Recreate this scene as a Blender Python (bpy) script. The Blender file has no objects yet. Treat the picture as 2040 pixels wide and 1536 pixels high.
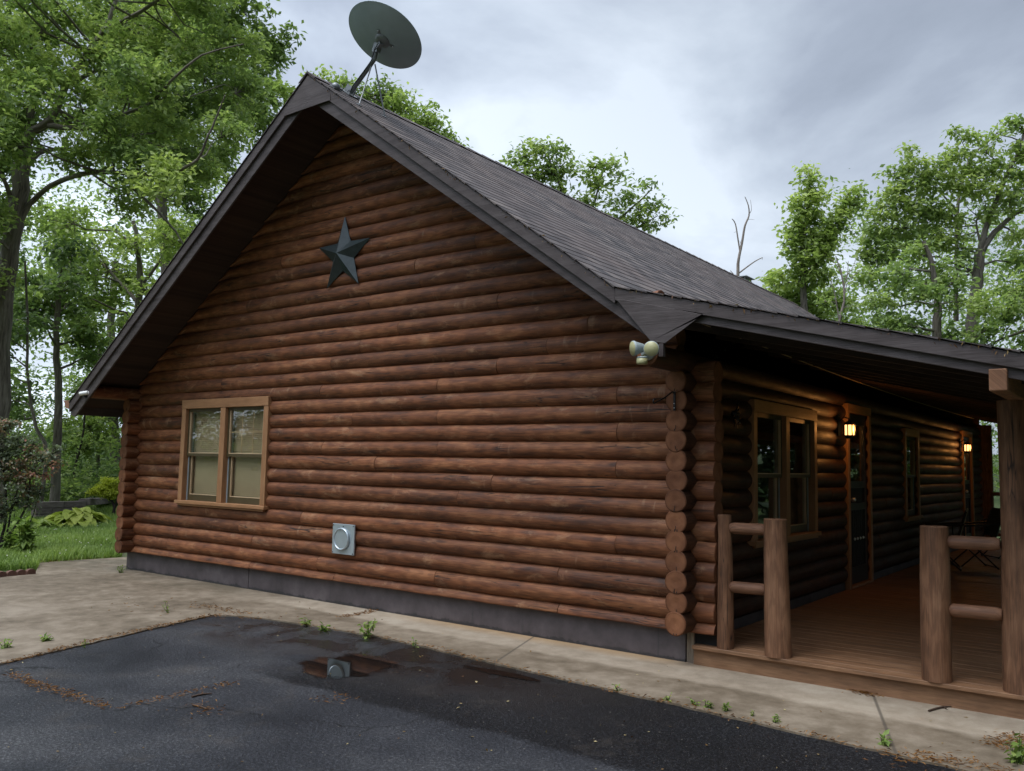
import bpy, math, random
import numpy as np
from mathutils import Vector, Matrix
R = math.radians
random.seed(7); RNG = np.random.default_rng(7)
scn = bpy.context.scene
COL = scn.collection

# ------------------------------------------------------------------ camera
FPX = 1715.3
CAM = np.array([10.975, -6.303, 1.264])
FWD = np.array([-.59901383, .79556679, .09086213])
RGT = np.array([.79981196, .59991379, .02010665])
UPV = np.array([.03851327, -.08471678, .99566048])
cd = bpy.data.cameras.new('camera'); cam = bpy.data.objects.new('camera', cd); COL.objects.link(cam)
cd.sensor_width = 36; cd.lens = 36 * FPX / 2040; cd.clip_start = .05; cd.clip_end = 600
cam.matrix_world = Matrix(((RGT[0], UPV[0], -FWD[0], CAM[0]), (RGT[1], UPV[1], -FWD[1], CAM[1]),
                           (RGT[2], UPV[2], -FWD[2], CAM[2]), (0, 0, 0, 1)))
scn.camera = cam

def ray(px, py): return FWD + RGT * (px - 1020) / FPX - UPV * (py - 768) / FPX
def at(px, py, d): return CAM + ray(px, py) * d                     # a pixel of the photo at a real distance
def onp(ax, c, px, py):
    r = ray(px, py); return CAM + r * ((c - CAM[ax]) / r[ax])

# ------------------------------------------------------------------ objects
def tag(o, label=None, cat=None, group=None, kind=None):
    if label: o['label'] = label
    if cat: o['category'] = cat
    if group: o['group'] = group
    if kind: o['kind'] = kind
    return o
def empty(name, loc=(0, 0, 0), parent=None):
    o = bpy.data.objects.new(name, None); COL.objects.link(o); o.location = loc
    if parent: o.parent = parent
    return o
def link(name, me, parent=None):
    o = bpy.data.objects.new(name, me); COL.objects.link(o)
    if parent: o.parent = parent
    return o
def bevel(o, w=.004, s=2):
    m = o.modifiers.new('bevel', 'BEVEL'); m.width = w; m.segments = s; m.limit_method = 'ANGLE'; m.angle_limit = R(40)
    return o

class MB:
    """collects shapes and links them as ONE mesh object"""
    def __init__(s, origin=(0, 0, 0)):
        s.v = []; s.f = []; s.m = []; s.a = []; s.o = np.array(origin, float); s.sm = []
    def add(s, vs, fs, mat=0, lp=None, smooth=False):
        b = len(s.v)
        s.v += [tuple(np.array(p, float) - s.o) for p in vs]
        s.a += lp if lp is not None else [(p[0], p[1], p[2]) for p in vs]
        for f in fs:
            s.f.append([i + b for i in f]); s.m.append(mat); s.sm.append(smooth)
    def box(s, x0, x1, y0, y1, z0, z1, mat=0, rnd=None):
        r = random.random() * 50 if rnd is None else rnd
        vs = [(x, y, z) for z in (z0, z1) for y in (y0, y1) for x in (x0, x1)]
        d = sorted(((x1 - x0, 0), (y1 - y0, 1), (z1 - z0, 2)), reverse=True)
        L, W, T = d[0][1], d[1][1], d[2][1]
        lp = [(p[L], p[W] + p[T], r) for p in vs]
        s.add(vs, [(0, 2, 3, 1), (4, 5, 7, 6), (0, 1, 5, 4), (2, 6, 7, 3), (0, 4, 6, 2), (1, 3, 7, 5)], mat, lp)
    def bar(s, a, b, w, h, up=(0, 0, 1), mat=0):
        a = np.array(a, float); b = np.array(b, float); d = b - a; L = np.linalg.norm(d); d /= L
        up = np.array(up, float); sd = np.cross(d, up); sd /= np.linalg.norm(sd); up = np.cross(sd, d)
        r = random.random() * 50
        vs = []; lp = []
        for t, p in ((0, a), (L, b)):
            for j, k in ((-1, -1), (1, -1), (1, 1), (-1, 1)):
                vs.append(p + sd * j * w / 2 + up * k * h / 2); lp.append((t, j * w / 2 + k * h / 2, r))
        s.add(vs, [(0, 3, 2, 1), (4, 5, 6, 7), (0, 1, 5, 4), (1, 2, 6, 5), (2, 3, 7, 6), (3, 0, 4, 7)], mat, lp)
    def prism(s, poly, y0, y1, mat=0):
        """polygon in x,z extruded along y"""
        n = len(poly); r = random.random() * 50
        vs = [(x, y0, z) for x, z in poly] + [(x, y1, z) for x, z in poly]
        lp = [(x, z, r) for x, z in poly] * 2
        fs = [tuple(range(n)), tuple(range(2 * n - 1, n - 1, -1))]
        fs += [(i, i + n, (i + 1) % n + n, (i + 1) % n) for i in range(n)]
        s.add(vs, fs, mat, lp)
    def tube(s, pts, rad, n=8, mat=0, caps=True, rnd=None, back=None):
        pts = [np.array(p, float) for p in pts]; r_ = random.random() * 50 if rnd is None else rnd
        if not hasattr(rad, '__len__'): rad = [rad] * len(pts)
        vs = []; lp = []; fs = []; u = None; T = 0
        for i, p in enumerate(pts):
            d = pts[min(i + 1, len(pts) - 1)] - pts[max(i - 1, 0)]; d = d / (np.linalg.norm(d) + 1e-9)
            if u is None:
                u = np.array(back, float) if back is not None else (np.array((0, 0, 1.)) if abs(d[2]) < .8 else np.array((0, 1., 0)))
            u = u - d * (u @ d); u = u / (np.linalg.norm(u) + 1e-9); w = np.cross(d, u)
            if i: T += np.linalg.norm(p - pts[i - 1])
            for k in range(n):
                A = 2 * math.pi * k / n
                vs.append(p + (u * math.cos(A) + w * math.sin(A)) * rad[i]); lp.append((T, A * rad[i], r_))
        for i in range(len(pts) - 1):
            for k in range(n):
                fs.append((i * n + k, i * n + (k + 1) % n, (i + 1) * n + (k + 1) % n, (i + 1) * n + k))
        s.add(vs, fs, mat, lp, True)
        if caps:
            m = len(pts) - 1
            s.add([vs[k] for k in range(n)], [tuple(range(n - 1, -1, -1))], mat, [lp[k] for k in range(n)])
            s.add([vs[m * n + k] for k in range(n)], [tuple(range(n))], mat, [lp[m * n + k] for k in range(n)])
    def log(s, a, b, r, back=(0, 0, 1), seg=.22, n=24, wob=.0025, bow=.002, caps=(1, 1), taper=0):
        """a round log with its own wobble; end grain is material 1"""
        a = np.array(a, float); b = np.array(b, float); d = b - a; L = np.linalg.norm(d); d /= L
        u = np.array(back, float); u = u - d * (u @ d); u /= np.linalg.norm(u); w = np.cross(d, u)
        m = max(2, int(L / seg) + 1); rnd = random.random() * 60; off = random.random() * 40
        ph = [random.random() * 6.3 for _ in range(6)]
        vs = []; lp = []; fs = []
        for i in range(m + 1):
            t = i / m; c = a + d * L * t
            c = c + u * bow * math.sin(t * L * 1.3 + ph[0]) + w * bow * math.sin(t * L * 1.7 + ph[1])
            for k in range(n):
                A = 2 * math.pi * k / n
                rr = (r - taper * t) * (1 + 0) + wob * (math.sin(t * L * 4.1 + ph[2] + 2 * A) * .5 + math.sin(A * 3 + ph[3] + t * L * 2.3) * .5)
                vs.append(c + (u * math.cos(A) + w * math.sin(A)) * rr); lp.append((off + t * L, A * r, rnd))
        for i in range(m):
            for k in range(n):
                fs.append((i * n + k, i * n + (k + 1) % n, (i + 1) * n + (k + 1) % n, (i + 1) * n + k))
        s.add(vs, fs, 0, lp, True)
        for e in (0, 1):
            if not caps[e]: continue
            ring = vs[:n] if e == 0 else vs[-n:]
            c = sum(ring) / n; out = -d if e == 0 else d
            v2 = [c]; l2 = [(0, 0, rnd)]
            for q, z in ((.5, 0), (.93, 0), (1, -.005)):
                for k in range(n):
                    v2.append(c + (ring[k] - c) * q + out * (.005 + z)); A = 2 * math.pi * k / n
                    l2.append((r * q * math.cos(A), r * q * math.sin(A), rnd))
            f2 = [(0, 1 + k, 1 + (k + 1) % n) for k in range(n)]
            for j in range(2):
                f2 += [(1 + j * n + k, 1 + (j + 1) * n + k, 1 + (j + 1) * n + (k + 1) % n, 1 + j * n + (k + 1) % n) for k in range(n)]
            if e == 0: f2 = [tuple(reversed(f)) for f in f2]
            s.add(v2, f2, 1, l2)
    def lathe(s, prof, c, axis=(0, 0, 1), n=24, mat=0, smooth=True):
        """profile of (radius, height along axis)"""
        ax = np.array(axis, float); ax /= np.linalg.norm(ax)
        u = np.cross(ax, (0, 0, 1) if abs(ax[2]) < .9 else (0, 1, 0)); u /= np.linalg.norm(u); w = np.cross(ax, u)
        c = np.array(c, float); vs = []; fs = []; r_ = random.random() * 50; lp = []
        for r, h in prof:
            for k in range(n):
                A = 2 * math.pi * k / n
                vs.append(c + ax * h + (u * math.cos(A) + w * math.sin(A)) * r); lp.append((h, A * .1, r_))
        for i in range(len(prof) - 1):
            for k in range(n):
                fs.append((i * n + k, i * n + (k + 1) % n, (i + 1) * n + (k + 1) % n, (i + 1) * n + k))
        fs.append(tuple(range(n - 1, -1, -1))); m = (len(prof) - 1) * n; fs.append(tuple(m + k for k in range(n)))
        s.add(vs, fs, mat, lp, smooth)
    def build(s, name, mats, parent=None):
        me = bpy.data.meshes.new(name); me.from_pydata(s.v, [], s.f); me.update()
        if not isinstance(mats, (list, tuple)): mats = [mats]
        for m in mats: me.materials.append(m)
        if len(mats) > 1: me.polygons.foreach_set('material_index', s.m)
        me.polygons.foreach_set('use_smooth', s.sm)
        at_ = me.attributes.new('lp', 'FLOAT_VECTOR', 'POINT'); at_.data.foreach_set('vector', np.array(s.a, 'f').ravel())
        o = link(name, me, parent); w = s.o.copy(); q = parent
        while q is not None: w = w - np.array(q.location); q = q.parent
        o.location = w
        return o

def np_mesh(name, V, F, mats, tone=None, fm=None, smooth=False):
    me = bpy.data.meshes.new(name); V = np.asarray(V, 'f'); F = np.asarray(F, 'i'); k = F.shape[1]
    me.vertices.add(len(V)); me.vertices.foreach_set('co', V.ravel())
    me.loops.add(F.size); me.loops.foreach_set('vertex_index', F.ravel())
    me.polygons.add(len(F)); me.polygons.foreach_set('loop_start', np.arange(len(F), dtype='i') * k)
    for m in (mats if isinstance(mats, (list, tuple)) else [mats]): me.materials.append(m)
    if fm is not None: me.polygons.foreach_set('material_index', np.asarray(fm, 'i'))
    if smooth: me.polygons.foreach_set('use_smooth', np.ones(len(F), bool))
    me.update(calc_edges=True)
    if tone is not None:
        a = me.attributes.new('tone', 'FLOAT_VECTOR', 'POINT'); a.data.foreach_set('vector', np.asarray(tone, 'f').ravel())
    return me

# ------------------------------------------------------------------ materials
class NT:
    def __init__(s, name):
        s.mat = bpy.data.materials.new(name); s.mat.use_nodes = True; s.t = s.mat.node_tree
        s.b = s.t.nodes['Principled BSDF']; s.out = s.t.nodes['Material Output']
    def n(s, ty, **kw):
        nd = s.t.nodes.new('ShaderNode' + ty)
        for k, v in kw.items():
            if k.startswith('_'): setattr(nd, k[1:], v)
        ins = {k: v for k, v in kw.items() if not k.startswith('_')}
        for k, v in ins.items():
            sock = nd.inputs[int(k[1:])] if k[0] == 'i' and k[1:].isdigit() else nd.inputs[k.replace('_', ' ')]
            s.set(sock, v)
        return nd
    def set(s, sock, v):
        if isinstance(v, bpy.types.NodeSocket): s.t.links.new(v, sock)
        elif isinstance(v, bpy.types.Node): s.t.links.new(v.outputs[0], sock)
        else:
            if hasattr(sock.default_value, '__len__') and len(sock.default_value) == 4 and len(v) == 3: v = (*v, 1)
            sock.default_value = v
    def p(s, **kw):
        for k, v in kw.items(): s.set(s.b.inputs[k.replace('_', ' ')], v)
    def math(s, op, a, b=0.0, clamp=False):
        return s.n('Math', _operation=op, _use_clamp=clamp, i0=a, i1=b).outputs[0]
    def noise(s, vec, scale, detail=4, rough=.55, dist=0.0):
        return s.n('TexNoise', Vector=vec, Scale=scale, Detail=detail, Roughness=rough, Distortion=dist).outputs[0]
    def ramp(s, fac, stops):
        nd = s.n('ValToRGB'); s.set(nd.inputs[0], fac); e = nd.color_ramp.elements
        while len(e) < len(stops): e.new(.5)
        for i, (p, c) in enumerate(stops):
            e[i].position = p; e[i].color = (*c, 1) if hasattr(c, '__len__') else (c, c, c, 1)
        return nd.outputs[0]
    def mix(s, f, a, b, bt='MIX'):
        nd = s.n('Mix', _data_type='RGBA', _blend_type=bt); s.set(nd.inputs[0], f); s.set(nd.inputs[6], a); s.set(nd.inputs[7], b)
        return nd.outputs[2]
    def attr(s, name): return s.n('Attribute', _attribute_name=name)
    def obj(s): return s.n('TexCoord').outputs['Object']
    def scale(s, vec, xyz, loc=(0, 0, 0)): return s.n('Mapping', Vector=vec, Scale=xyz, Location=loc).outputs[0]
    def bump(s, h, strength=.3, dist=.01):
        s.set(s.b.inputs['Normal'], s.n('Bump', Strength=strength, Distance=dist, Height=h).outputs[0])

def simple(name, col, rough=.5, metal=0., var=.12, sc=8, bmp=0.0, spec=.5):
    m = NT(name); nz = m.noise(m.obj(), sc, 5)
    lo = tuple(c * (1 - var) for c in col); hi = tuple(min(1, c * (1 + var)) for c in col)
    m.p(Base_Color=m.ramp(nz, [(.3, lo), (.7, hi)]), Roughness=rough, Metallic=metal, Specular_IOR_Level=spec)
    if bmp: m.bump(m.noise(m.obj(), sc * 12, 3), bmp, .004)
    return m.mat

def wood(name, dark, mid, light, rough=.55, check=.5, grain=1.0, rvar=.25, knots=True, wear=None):
    m = NT(name); lp = m.attr('lp').outputs['Vector']
    rnd = m.n('SeparateXYZ', i0=lp).outputs[2]
    vec = m.scale(lp, (1, 1, 7.31))
    g1 = m.noise(m.scale(vec, (1.3, 14, 1)), 1, 5, .6, .6)
    g2 = m.noise(m.scale(vec, (5, 110, 1)), 1, 3, .6, .3)
    blot = m.noise(m.scale(vec, (2.2, 5, 1)), 1, 4, .6)
    wv = m.n('TexWave', Vector=m.scale(vec, (.9, 9, 1)), Scale=1.6, Distortion=9, Detail=3, Detail_Scale=1.3, Detail_Roughness=.6).outputs[1]
    f = m.math('ADD', m.math('MULTIPLY', g1, .55), m.math('MULTIPLY', blot, .45))
    col = m.ramp(f, [(.33, dark), (.5, mid), (.68, light)])
    col = m.mix(.36 * grain, col, m.ramp(g2, [(.35, (.25, .25, .25)), (.6, (1, 1, 1))]), 'MULTIPLY')
    col = m.mix(.24 * grain, col, m.ramp(wv, [(.2, (.35, .3, .28)), (.6, (1, 1, 1))]), 'MULTIPLY')
    wn = m.n('TexWhiteNoise', _noise_dimensions='1D', W=rnd).outputs[0]
    v = m.math('ADD', m.math('MULTIPLY', wn, 2 * rvar), 1 - rvar)
    col = m.n('HueSaturation', Value=v, Color=col, Saturation=1.0).outputs[0]
    if wear:   # pale patches where the stain has worn through
        w1 = m.noise(m.scale(vec, (3.1, 7, 1)), 1, 6, .7, .5)
        col = m.mix(m.ramp(w1, [(.56, 0), (.74, .6)]), col, wear)
        d1 = m.noise(m.scale(vec, (1.7, 9, 1.3)), 1, 6, .7, .8); col = m.mix(m.ramp(d1, [(.56, 0), (.72, .5)]), col, (.042, .022, .015))
        s1 = m.noise(m.scale(vec, (14, 3, 1)), 1, 3, .6); s2 = m.noise(m.scale(vec, (1.1, 2, 2)), 1, 2); col = m.mix(m.math('MULTIPLY', m.ramp(s1, [(.60, 0), (.70, .5)]), m.ramp(s2, [(.55, 0), (.65, 1)])), col, (.36, .22, .13))
    h = g2
    if knots:
        vn = m.n('TexVoronoi', Vector=m.scale(vec, (1.1, 4.6, 1)), Scale=1.0)
        k = m.ramp(vn.outputs[0], [(.04, 1), (.11, 0)])
        col = m.mix(m.math('MULTIPLY', k, .75), col, tuple(c * .25 for c in dark))
    if check:
        ck = m.noise(m.scale(vec, (1.4, 26, 1)), 1, 2, .4, .8)
        line = m.ramp(m.math('ABSOLUTE', m.math('SUBTRACT', ck, .5)), [(.0, 1), (.024, 0)])
        msk = m.ramp(m.noise(m.scale(vec, (.9, 4, 1)), 1, 2), [(.54, 0), (.59, 1)])
        lm = m.math('MULTIPLY', m.math('MULTIPLY', line, msk), check)
        col = m.mix(lm, col, (.008, .006, .005))
        h = m.math('SUBTRACT', m.math('ADD', g2, m.math('MULTIPLY', g1, .6)), m.math('MULTIPLY', lm, 1.5))
    m.p(Base_Color=col, Roughness=m.ramp(blot, [(.3, rough - .08), (.7, rough + .12)]), Specular_IOR_Level=.35)
    m.bump(h, .35, .006)
    return m.mat

def endgrain(name, c0, c1):
    m = NT(name); lp = m.attr('lp').outputs['Vector']; s = m.n('SeparateXYZ', i0=lp)
    r = m.math('SQRT', m.math('ADD', m.math('POWER', s.outputs[0], 2), m.math('POWER', s.outputs[1], 2)))
    nz = m.noise(m.scale(lp, (9, 9, 7.3)), 1, 4)
    ring = m.math('SINE', m.math('ADD', m.math('MULTIPLY', r, 900), m.math('MULTIPLY', nz, 9)))
    c = m.ramp(m.math('ADD', m.math('MULTIPLY', ring, .12), nz), [(.3, c0), (.7, c1)])
    edge = m.ramp(r, [(.072, (1, 1, 1)), (.088, (.6, .55, .5))])
    wn = m.n('TexWhiteNoise', _noise_dimensions='1D', W=s.outputs[2]).outputs[0]
    c = m.n('HueSaturation', Value=m.math('ADD', m.math('MULTIPLY', wn, .5), .75), Color=m.mix(1, c, edge, 'MULTIPLY')).outputs[0]
    m.p(Base_Color=c, Roughness=.75, Specular_IOR_Level=.25); m.bump(nz, .3, .004)
    return m.mat

def leafmat(name, dark, mid, light, trans=.35, rough=.5):
    m = NT(name); tn = m.n('SeparateXYZ', i0=m.attr('tone').outputs['Vector'])
    oi = m.n('ObjectInfo').outputs['Random']
    f = m.math('ADD', tn.outputs[0], m.math('MULTIPLY', m.math('SUBTRACT', oi, .5), .22))
    c = m.ramp(f, [(.1, dark), (.5, mid), (.95, light)])
    m.p(Base_Color=c, Roughness=rough, Specular_IOR_Level=.3)
    tr = m.n('BsdfTranslucent', Color=m.mix(1, c, (1.12, 1.2, .75), 'MULTIPLY'))
    mx = m.n('MixShader', i0=trans, i1=m.b.outputs[0], i2=tr.outputs[0])
    m.t.links.new(mx.outputs[0], m.out.inputs[0])
    return m.mat

def glassmat(name, tint=(.8, .85, .82), extra=.04):
    m = NT(name); m.t.nodes.remove(m.b)
    g = m.n('BsdfGlossy', Color=(.95, .97, 1), Roughness=.012); t = m.n('BsdfTransparent', Color=tint)
    fr = m.math('POWER', m.n('LayerWeight', Blend=.5).outputs['Facing'], 4.0)
    f = m.math('ADD', m.math('MULTIPLY', fr, .95), extra, True)
    mx = m.n('MixShader', i0=f, i1=t.outputs[0], i2=g.outputs[0]); m.t.links.new(mx.outputs[0], m.out.inputs[0])
    nz = m.noise(m.obj(), 2.2, 2); bp = m.n('Bump', Strength=.06, Distance=.02, Height=nz); m.set(g.inputs['Normal'], bp.outputs[0])
    return m.mat

def emit(name, col, st):
    m = NT(name); m.p(Base_Color=col, Emission_Color=col, Emission_Strength=st, Roughness=.4); return m.mat

# the stain and surfaces of the place
LOGM = wood('log_stain', (.062, .022, .011), (.205, .072, .028), (.34, .145, .062), .6, .95, 1.3, .32, True, (.42, .24, .13))
LOG_SHADE = wood('shade_darkened_log_stain', (.020, .009, .005), (.062, .027, .014), (.11, .050, .026), .58, .9, 1.2, .22, True)  # darker copy of the log stain, porch shade put into its colour
ENDM = endgrain('log_end_grain', (.115, .044, .020), (.23, .098, .046))
KERF = simple('kerf_dark', (.01, .008, .006), .9)
POSTM = wood('post_stain', (.075, .034, .018), (.205, .098, .050), (.31, .165, .092), .65, .9, 1.15, .12, True)
RAILM = wood('rail_stain', (.09, .040, .022), (.20, .093, .05), (.29, .15, .085), .6, .4, 1.0, .15, False)
RAKE = wood('rake_board_paint', (.045, .034, .032), (.080, .064, .062), (.115, .096, .094), .6, .25, .5, .10, False)
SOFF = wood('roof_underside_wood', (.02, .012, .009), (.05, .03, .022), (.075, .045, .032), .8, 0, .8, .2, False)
TRIM = wood('window_trim_paint', (.27, .135, .062), (.36, .185, .088), (.42, .225, .11), .5, 0, .35, .05, False)
DECKM = wood('deck_board', (.135, .075, .042), (.265, .142, .075), (.35, .20, .11), .55, 0, .7, .12, False)
SASH = simple('sash_olive_brown', (.075, .055, .024), .45)
BEAD = simple('sash_bead_tan', (.60, .44, .27), .5)
JAMB = simple('vinyl_jamb', (.36, .42, .45), .4)
BLIND = simple('blind_slats', (.50, .40, .265), .6, var=.05)
GLASS = glassmat('window_glass', (.94, .93, .89), .065)
DARK = simple('dark_interior', (.012, .011, .010), .9)
STEEL = simple('dish_grey_paint', (.40, .48, .54), .42, var=.08, sc=5)
STEELD = simple('mast_grey_steel', (.20, .215, .22), .4, .4, var=.15, sc=20)
BOLT = simple('zinc_bolt', (.55, .57, .58), .3, .8)
STARM = simple('star_dark_green_metal', (.028, .042, .044), .42, .2, var=.25, sc=14)
VENTM = simple('vent_galvanised', (.46, .53, .57), .34, .55, var=.07, sc=10)
BLACK = simple('black_iron', (.012, .012, .013), .4, .3)
CREAM = simple('aged_cream_plastic', (.42, .40, .21), .4, var=.06)
GREYP = simple('grey_plastic', (.33, .38, .38), .45)
WHITE = simple('white_plastic', (.78, .79, .76), .35, var=.04)
COPPER = simple('brown_gutter', (.24, .11, .07), .4)
NAVY = simple('door_navy_black', (.010, .012, .018), .4)
SCREEN = simple('door_screen_mesh', (.012, .013, .016), .75)
FABRIC = simple('camp_fabric', (.10, .12, .10), .8)
PALEF = simple('pale_grey_fabric', (.30, .32, .28), .8)

m = NT('roof_shingle'); lp = m.attr('lp').outputs['Vector']; s3 = m.n('SeparateXYZ', i0=lp)
cx = m.math('FLOOR', m.math('ADD', m.math('MULTIPLY', s3.outputs[0], 5.6), m.math('MULTIPLY', s3.outputs[1], .37)))
wn = m.n('TexWhiteNoise', _noise_dimensions='2D', Vector=m.n('CombineXYZ', i0=cx, i1=m.math('FLOOR', s3.outputs[1])).outputs[0]).outputs[0]
big = m.noise(m.obj(), .7, 4)
c = m.ramp(wn, [(0, (.040, .035, .036)), (.35, (.078, .067, .065)), (.7, (.115, .097, .092)), (1, (.165, .138, .124))])
c = m.mix(m.ramp(big, [(.4, 0), (.7, .5)]), c, (.12, .085, .072))
gr = m.noise(m.obj(), 260, 2)
c = m.mix(.5, c, m.ramp(gr, [(.35, (.5, .5, .5)), (.65, (1.15, 1.15, 1.2))]), 'MULTIPLY')
c = m.mix(m.ramp(m.noise(m.obj(), 1.7, 5, .7), [(.62, 0), (.8, .35)]), c, (.19, .2, .2))
m.p(Base_Color=c, Roughness=.78, Specular_IOR_Level=.4); m.bump(gr, .5, .004); SHING = m.mat

m = NT('foundation_paint'); nz = m.noise(m.obj(), 3, 6, .65)
c = m.ramp(nz, [(.3, (.040, .033, .035)), (.55, (.080, .066, .070)), (.8, (.13, .112, .115))])
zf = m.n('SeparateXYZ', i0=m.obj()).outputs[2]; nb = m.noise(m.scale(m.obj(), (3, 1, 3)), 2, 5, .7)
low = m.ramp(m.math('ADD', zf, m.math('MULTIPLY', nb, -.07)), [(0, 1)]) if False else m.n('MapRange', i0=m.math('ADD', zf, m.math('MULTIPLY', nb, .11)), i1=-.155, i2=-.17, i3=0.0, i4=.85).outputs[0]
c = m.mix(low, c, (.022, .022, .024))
st = m.noise(m.scale(m.obj(), (9, 1, .6)), 1, 3)
c = m.mix(m.ramp(st, [(.62, 0), (.70, .7)]), c, (.03, .028, .032))
m.p(Base_Color=c, Roughness=.62); m.bump(nz, .4, .01); FOUND = m.mat

# ================================================================== LOG CABIN
H = .155; RL = .0907; W = 8.068; CY = .0473
SL = .719; AX, AZ = 4.03, 5.27; KX, KZ = 7.726, 2.615; PSL = .249; PX1 = 10.78
Y0, Y1 = -.72, 14.27; EX = -.57
def roofz(x): return AZ - SL * abs(x - AX) if x < KX else KZ - PSL * (x - KX)
cabin = empty('log_cabin', (4, 6, -.24))
tag(cabin, 'brown stained log cabin with a steep gable, grey shingle roof and covered side porch', 'cabin')

# butt joints of the gable logs, read off the photo
JT = [(440, 766), (490, 607), (735, 600), (990, 598), (835, 552), (945, 478), (792, 655), (715, 690), (658, 720), (1170, 645), (1088, 685),
      (988, 725), (637, 775), (870, 770), (1228, 783), (870, 828), (1228, 857), (870, 892), (745, 920), (1226, 935), (910, 990),
      (475, 1047), (598, 1030), (690, 1060), (1225, 1080), (500, 1078), (630, 1118), (330, 1085), (865, 1148), (1110, 1142), (495, 1130),
      (1110, 1213), (663, 1150), (700, 833), (640, 892), (560, 510), (900, 425), (620, 395), (780, 330)]
joints = {}
for q in JT:
    p = onp(1, -.044, *q); joints.setdefault(int(round(p[2] / H)), []).append(p[0])
WIN = (1.02, 2.76, .70, 1.99)
gw = MB()
k = 0
while True:
    z = H * k; zt = z + (RL if k else .0775)
    xs, xe = (-.24, 8.22)
    if z > 2.02:
        lim = (AZ - .07 - z + RL) / SL
        xs, xe = max(xs, AX - lim), min(xe, AX + lim)
        xe = min(xe, 7.9)
        if xe - xs < .25: break
    cuts = [xs]
    for j in sorted(joints.get(k, [])):
        if j - cuts[-1] > .4 and xe - j > .4: cuts.append(j)
    if len(cuts) == 1 and xe - xs > 4 and not joints.get(k): cuts.append(xs + (xe - xs) * random.uniform(.25, .75))
    cuts.append(xe)
    segs = []
    for a, b in zip(cuts, cuts[1:]): segs.append((a + (.003 if a > xs else 0), b - (.003 if b < xe else 0)))
    if z + RL > WIN[2] + .02 and z - RL < WIN[3] - .02 and not (z > WIN[3] - .03) and not (z < WIN[2] + .0):
        s2 = []
        for a, b in segs:
            if b <= WIN[0] or a >= WIN[1]: s2.append((a, b))
            else:
                if a < WIN[0] - .05: s2.append((a, WIN[0] + .03))
                if b > WIN[1] + .05: s2.append((WIN[1] - .03, b))
        segs = s2
    for a, b in segs:
        j0 = random.uniform(-.006, .006); zz = z
        if k == 0:                                       # the half log on the sill
            n = 13; r_ = random.random() * 50; m_ = max(2, int((b - a) / .25)); vs = []; lp = []; fs = []
            for i in range(m_ + 1):
                x = a + (b - a) * i / m_
                for q in range(n):
                    A = math.pi / 2 * q / (n - 1); vs.append((x, CY - RL * math.cos(A) , RL * math.sin(A) * .98 + .002 * math.sin(x * 7 + r_))); lp.append((x, A * RL, r_))
                vs.append((x, CY, 0)); lp.append((x, 0, r_))
            n += 1
            for i in range(m_):
                for q in range(n): fs.append((i * n + q, (i + 1) * n + q, (i + 1) * n + (q + 1) % n, i * n + (q + 1) % n))
            gw.add(vs, fs, 0, lp, True)
            for e in (0, m_): gw.add(vs[e * n:e * n + n], [tuple(range(n))], 1, lp[e * n:e * n + n])
        else:
            gw.log((a + (j0 if a < -.1 else 0), CY, zz), (b + (j0 if b > 8.1 else 0), CY, zz), RL, back=(0, 1, 0))
    k += 1
gw.v = [(p[0], p[1], min(p[2], AZ - .072 - SL * abs(p[0] - AX))) if p[2] > 2.0 and (p[0] < 7.6) else p for p in gw.v]
gwo = gw.build('gable_log_wall', [LOGM, ENDM, KERF], cabin)

# side walls: logs half a course higher
def side_wall(x, openings, name, yend=13.72):
    mb = MB()
    for k in range(14):
        z = H * (k + .5); ys = -.192 + random.uniform(-.006, .006)
        if k == 13: ys = -.665
        cuts = [ys, ys + random.uniform(3, 6), ys + random.uniform(8, 11), yend + random.uniform(-.006, .006)]
        segs = [(a + (.002 if i else 0), b) for i, (a, b) in enumerate(zip(cuts, cuts[1:]))]
        for (a0, a1, z0, z1) in openings:
            if z0 + .0 < z < z1 - .0:
                s2 = []
                for a, b in segs:
                    if b <= a0 or a >= a1: s2.append((a, b)); continue
                    if a < a0 - .05: s2.append((a, a0 + .03))
                    if b > a1 + .05: s2.append((a1 - .03, b))
                segs = s2
        for a, b in segs:
            xx = x if k < 13 else (x if x > 4 else -.13)
            mb.log((xx, a, z), (xx, b, z), RL if k < 13 else .086, back=(-1, 0, 0) if x > 4 else (0, 0, 1))
        if k < 13:
            for dx in (-.0105, .0105):
                if random.random() < .85: mb.box(x + dx - .0035, x + dx + .0035, ys - .0065, ys + .02, z - H * .5 - .004, z - H * .5 + random.choice((.008, .012, .016)), 2)
            if random.random() < .5:
                zt = z - random.uniform(.02, .045); dx = random.uniform(-.01, .01)
                mb.bar((x + dx, ys - .005, z - .07), (x + dx + random.uniform(-.006, .006), ys - .005, zt), .0035, .006, (0, 1, 0), 2)
    return mb.build(name, [LOG_SHADE if x > 4 else LOGM, ENDM, KERF], cabin)
OPEN = [(1.19, 2.87, .63, 1.87), (4.08, 5.0, -.2, 1.98), (6.9, 7.7, .63, 1.87), (11.4, 12.32, -.2, 1.98)]
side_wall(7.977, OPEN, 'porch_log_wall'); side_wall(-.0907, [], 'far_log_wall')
mb = MB()
for k in range(1, 34):
    z = H * k; lim = min(4.03, (AZ - .07 - z) / SL)
    if lim < .2: break
    mb.log((AX - lim, 13.5, z), (AX + lim, 13.5, z), RL, back=(0, -1, 0), seg=1, n=12)
mb.build('rear_log_wall', [LOGM, ENDM], cabin)

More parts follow.
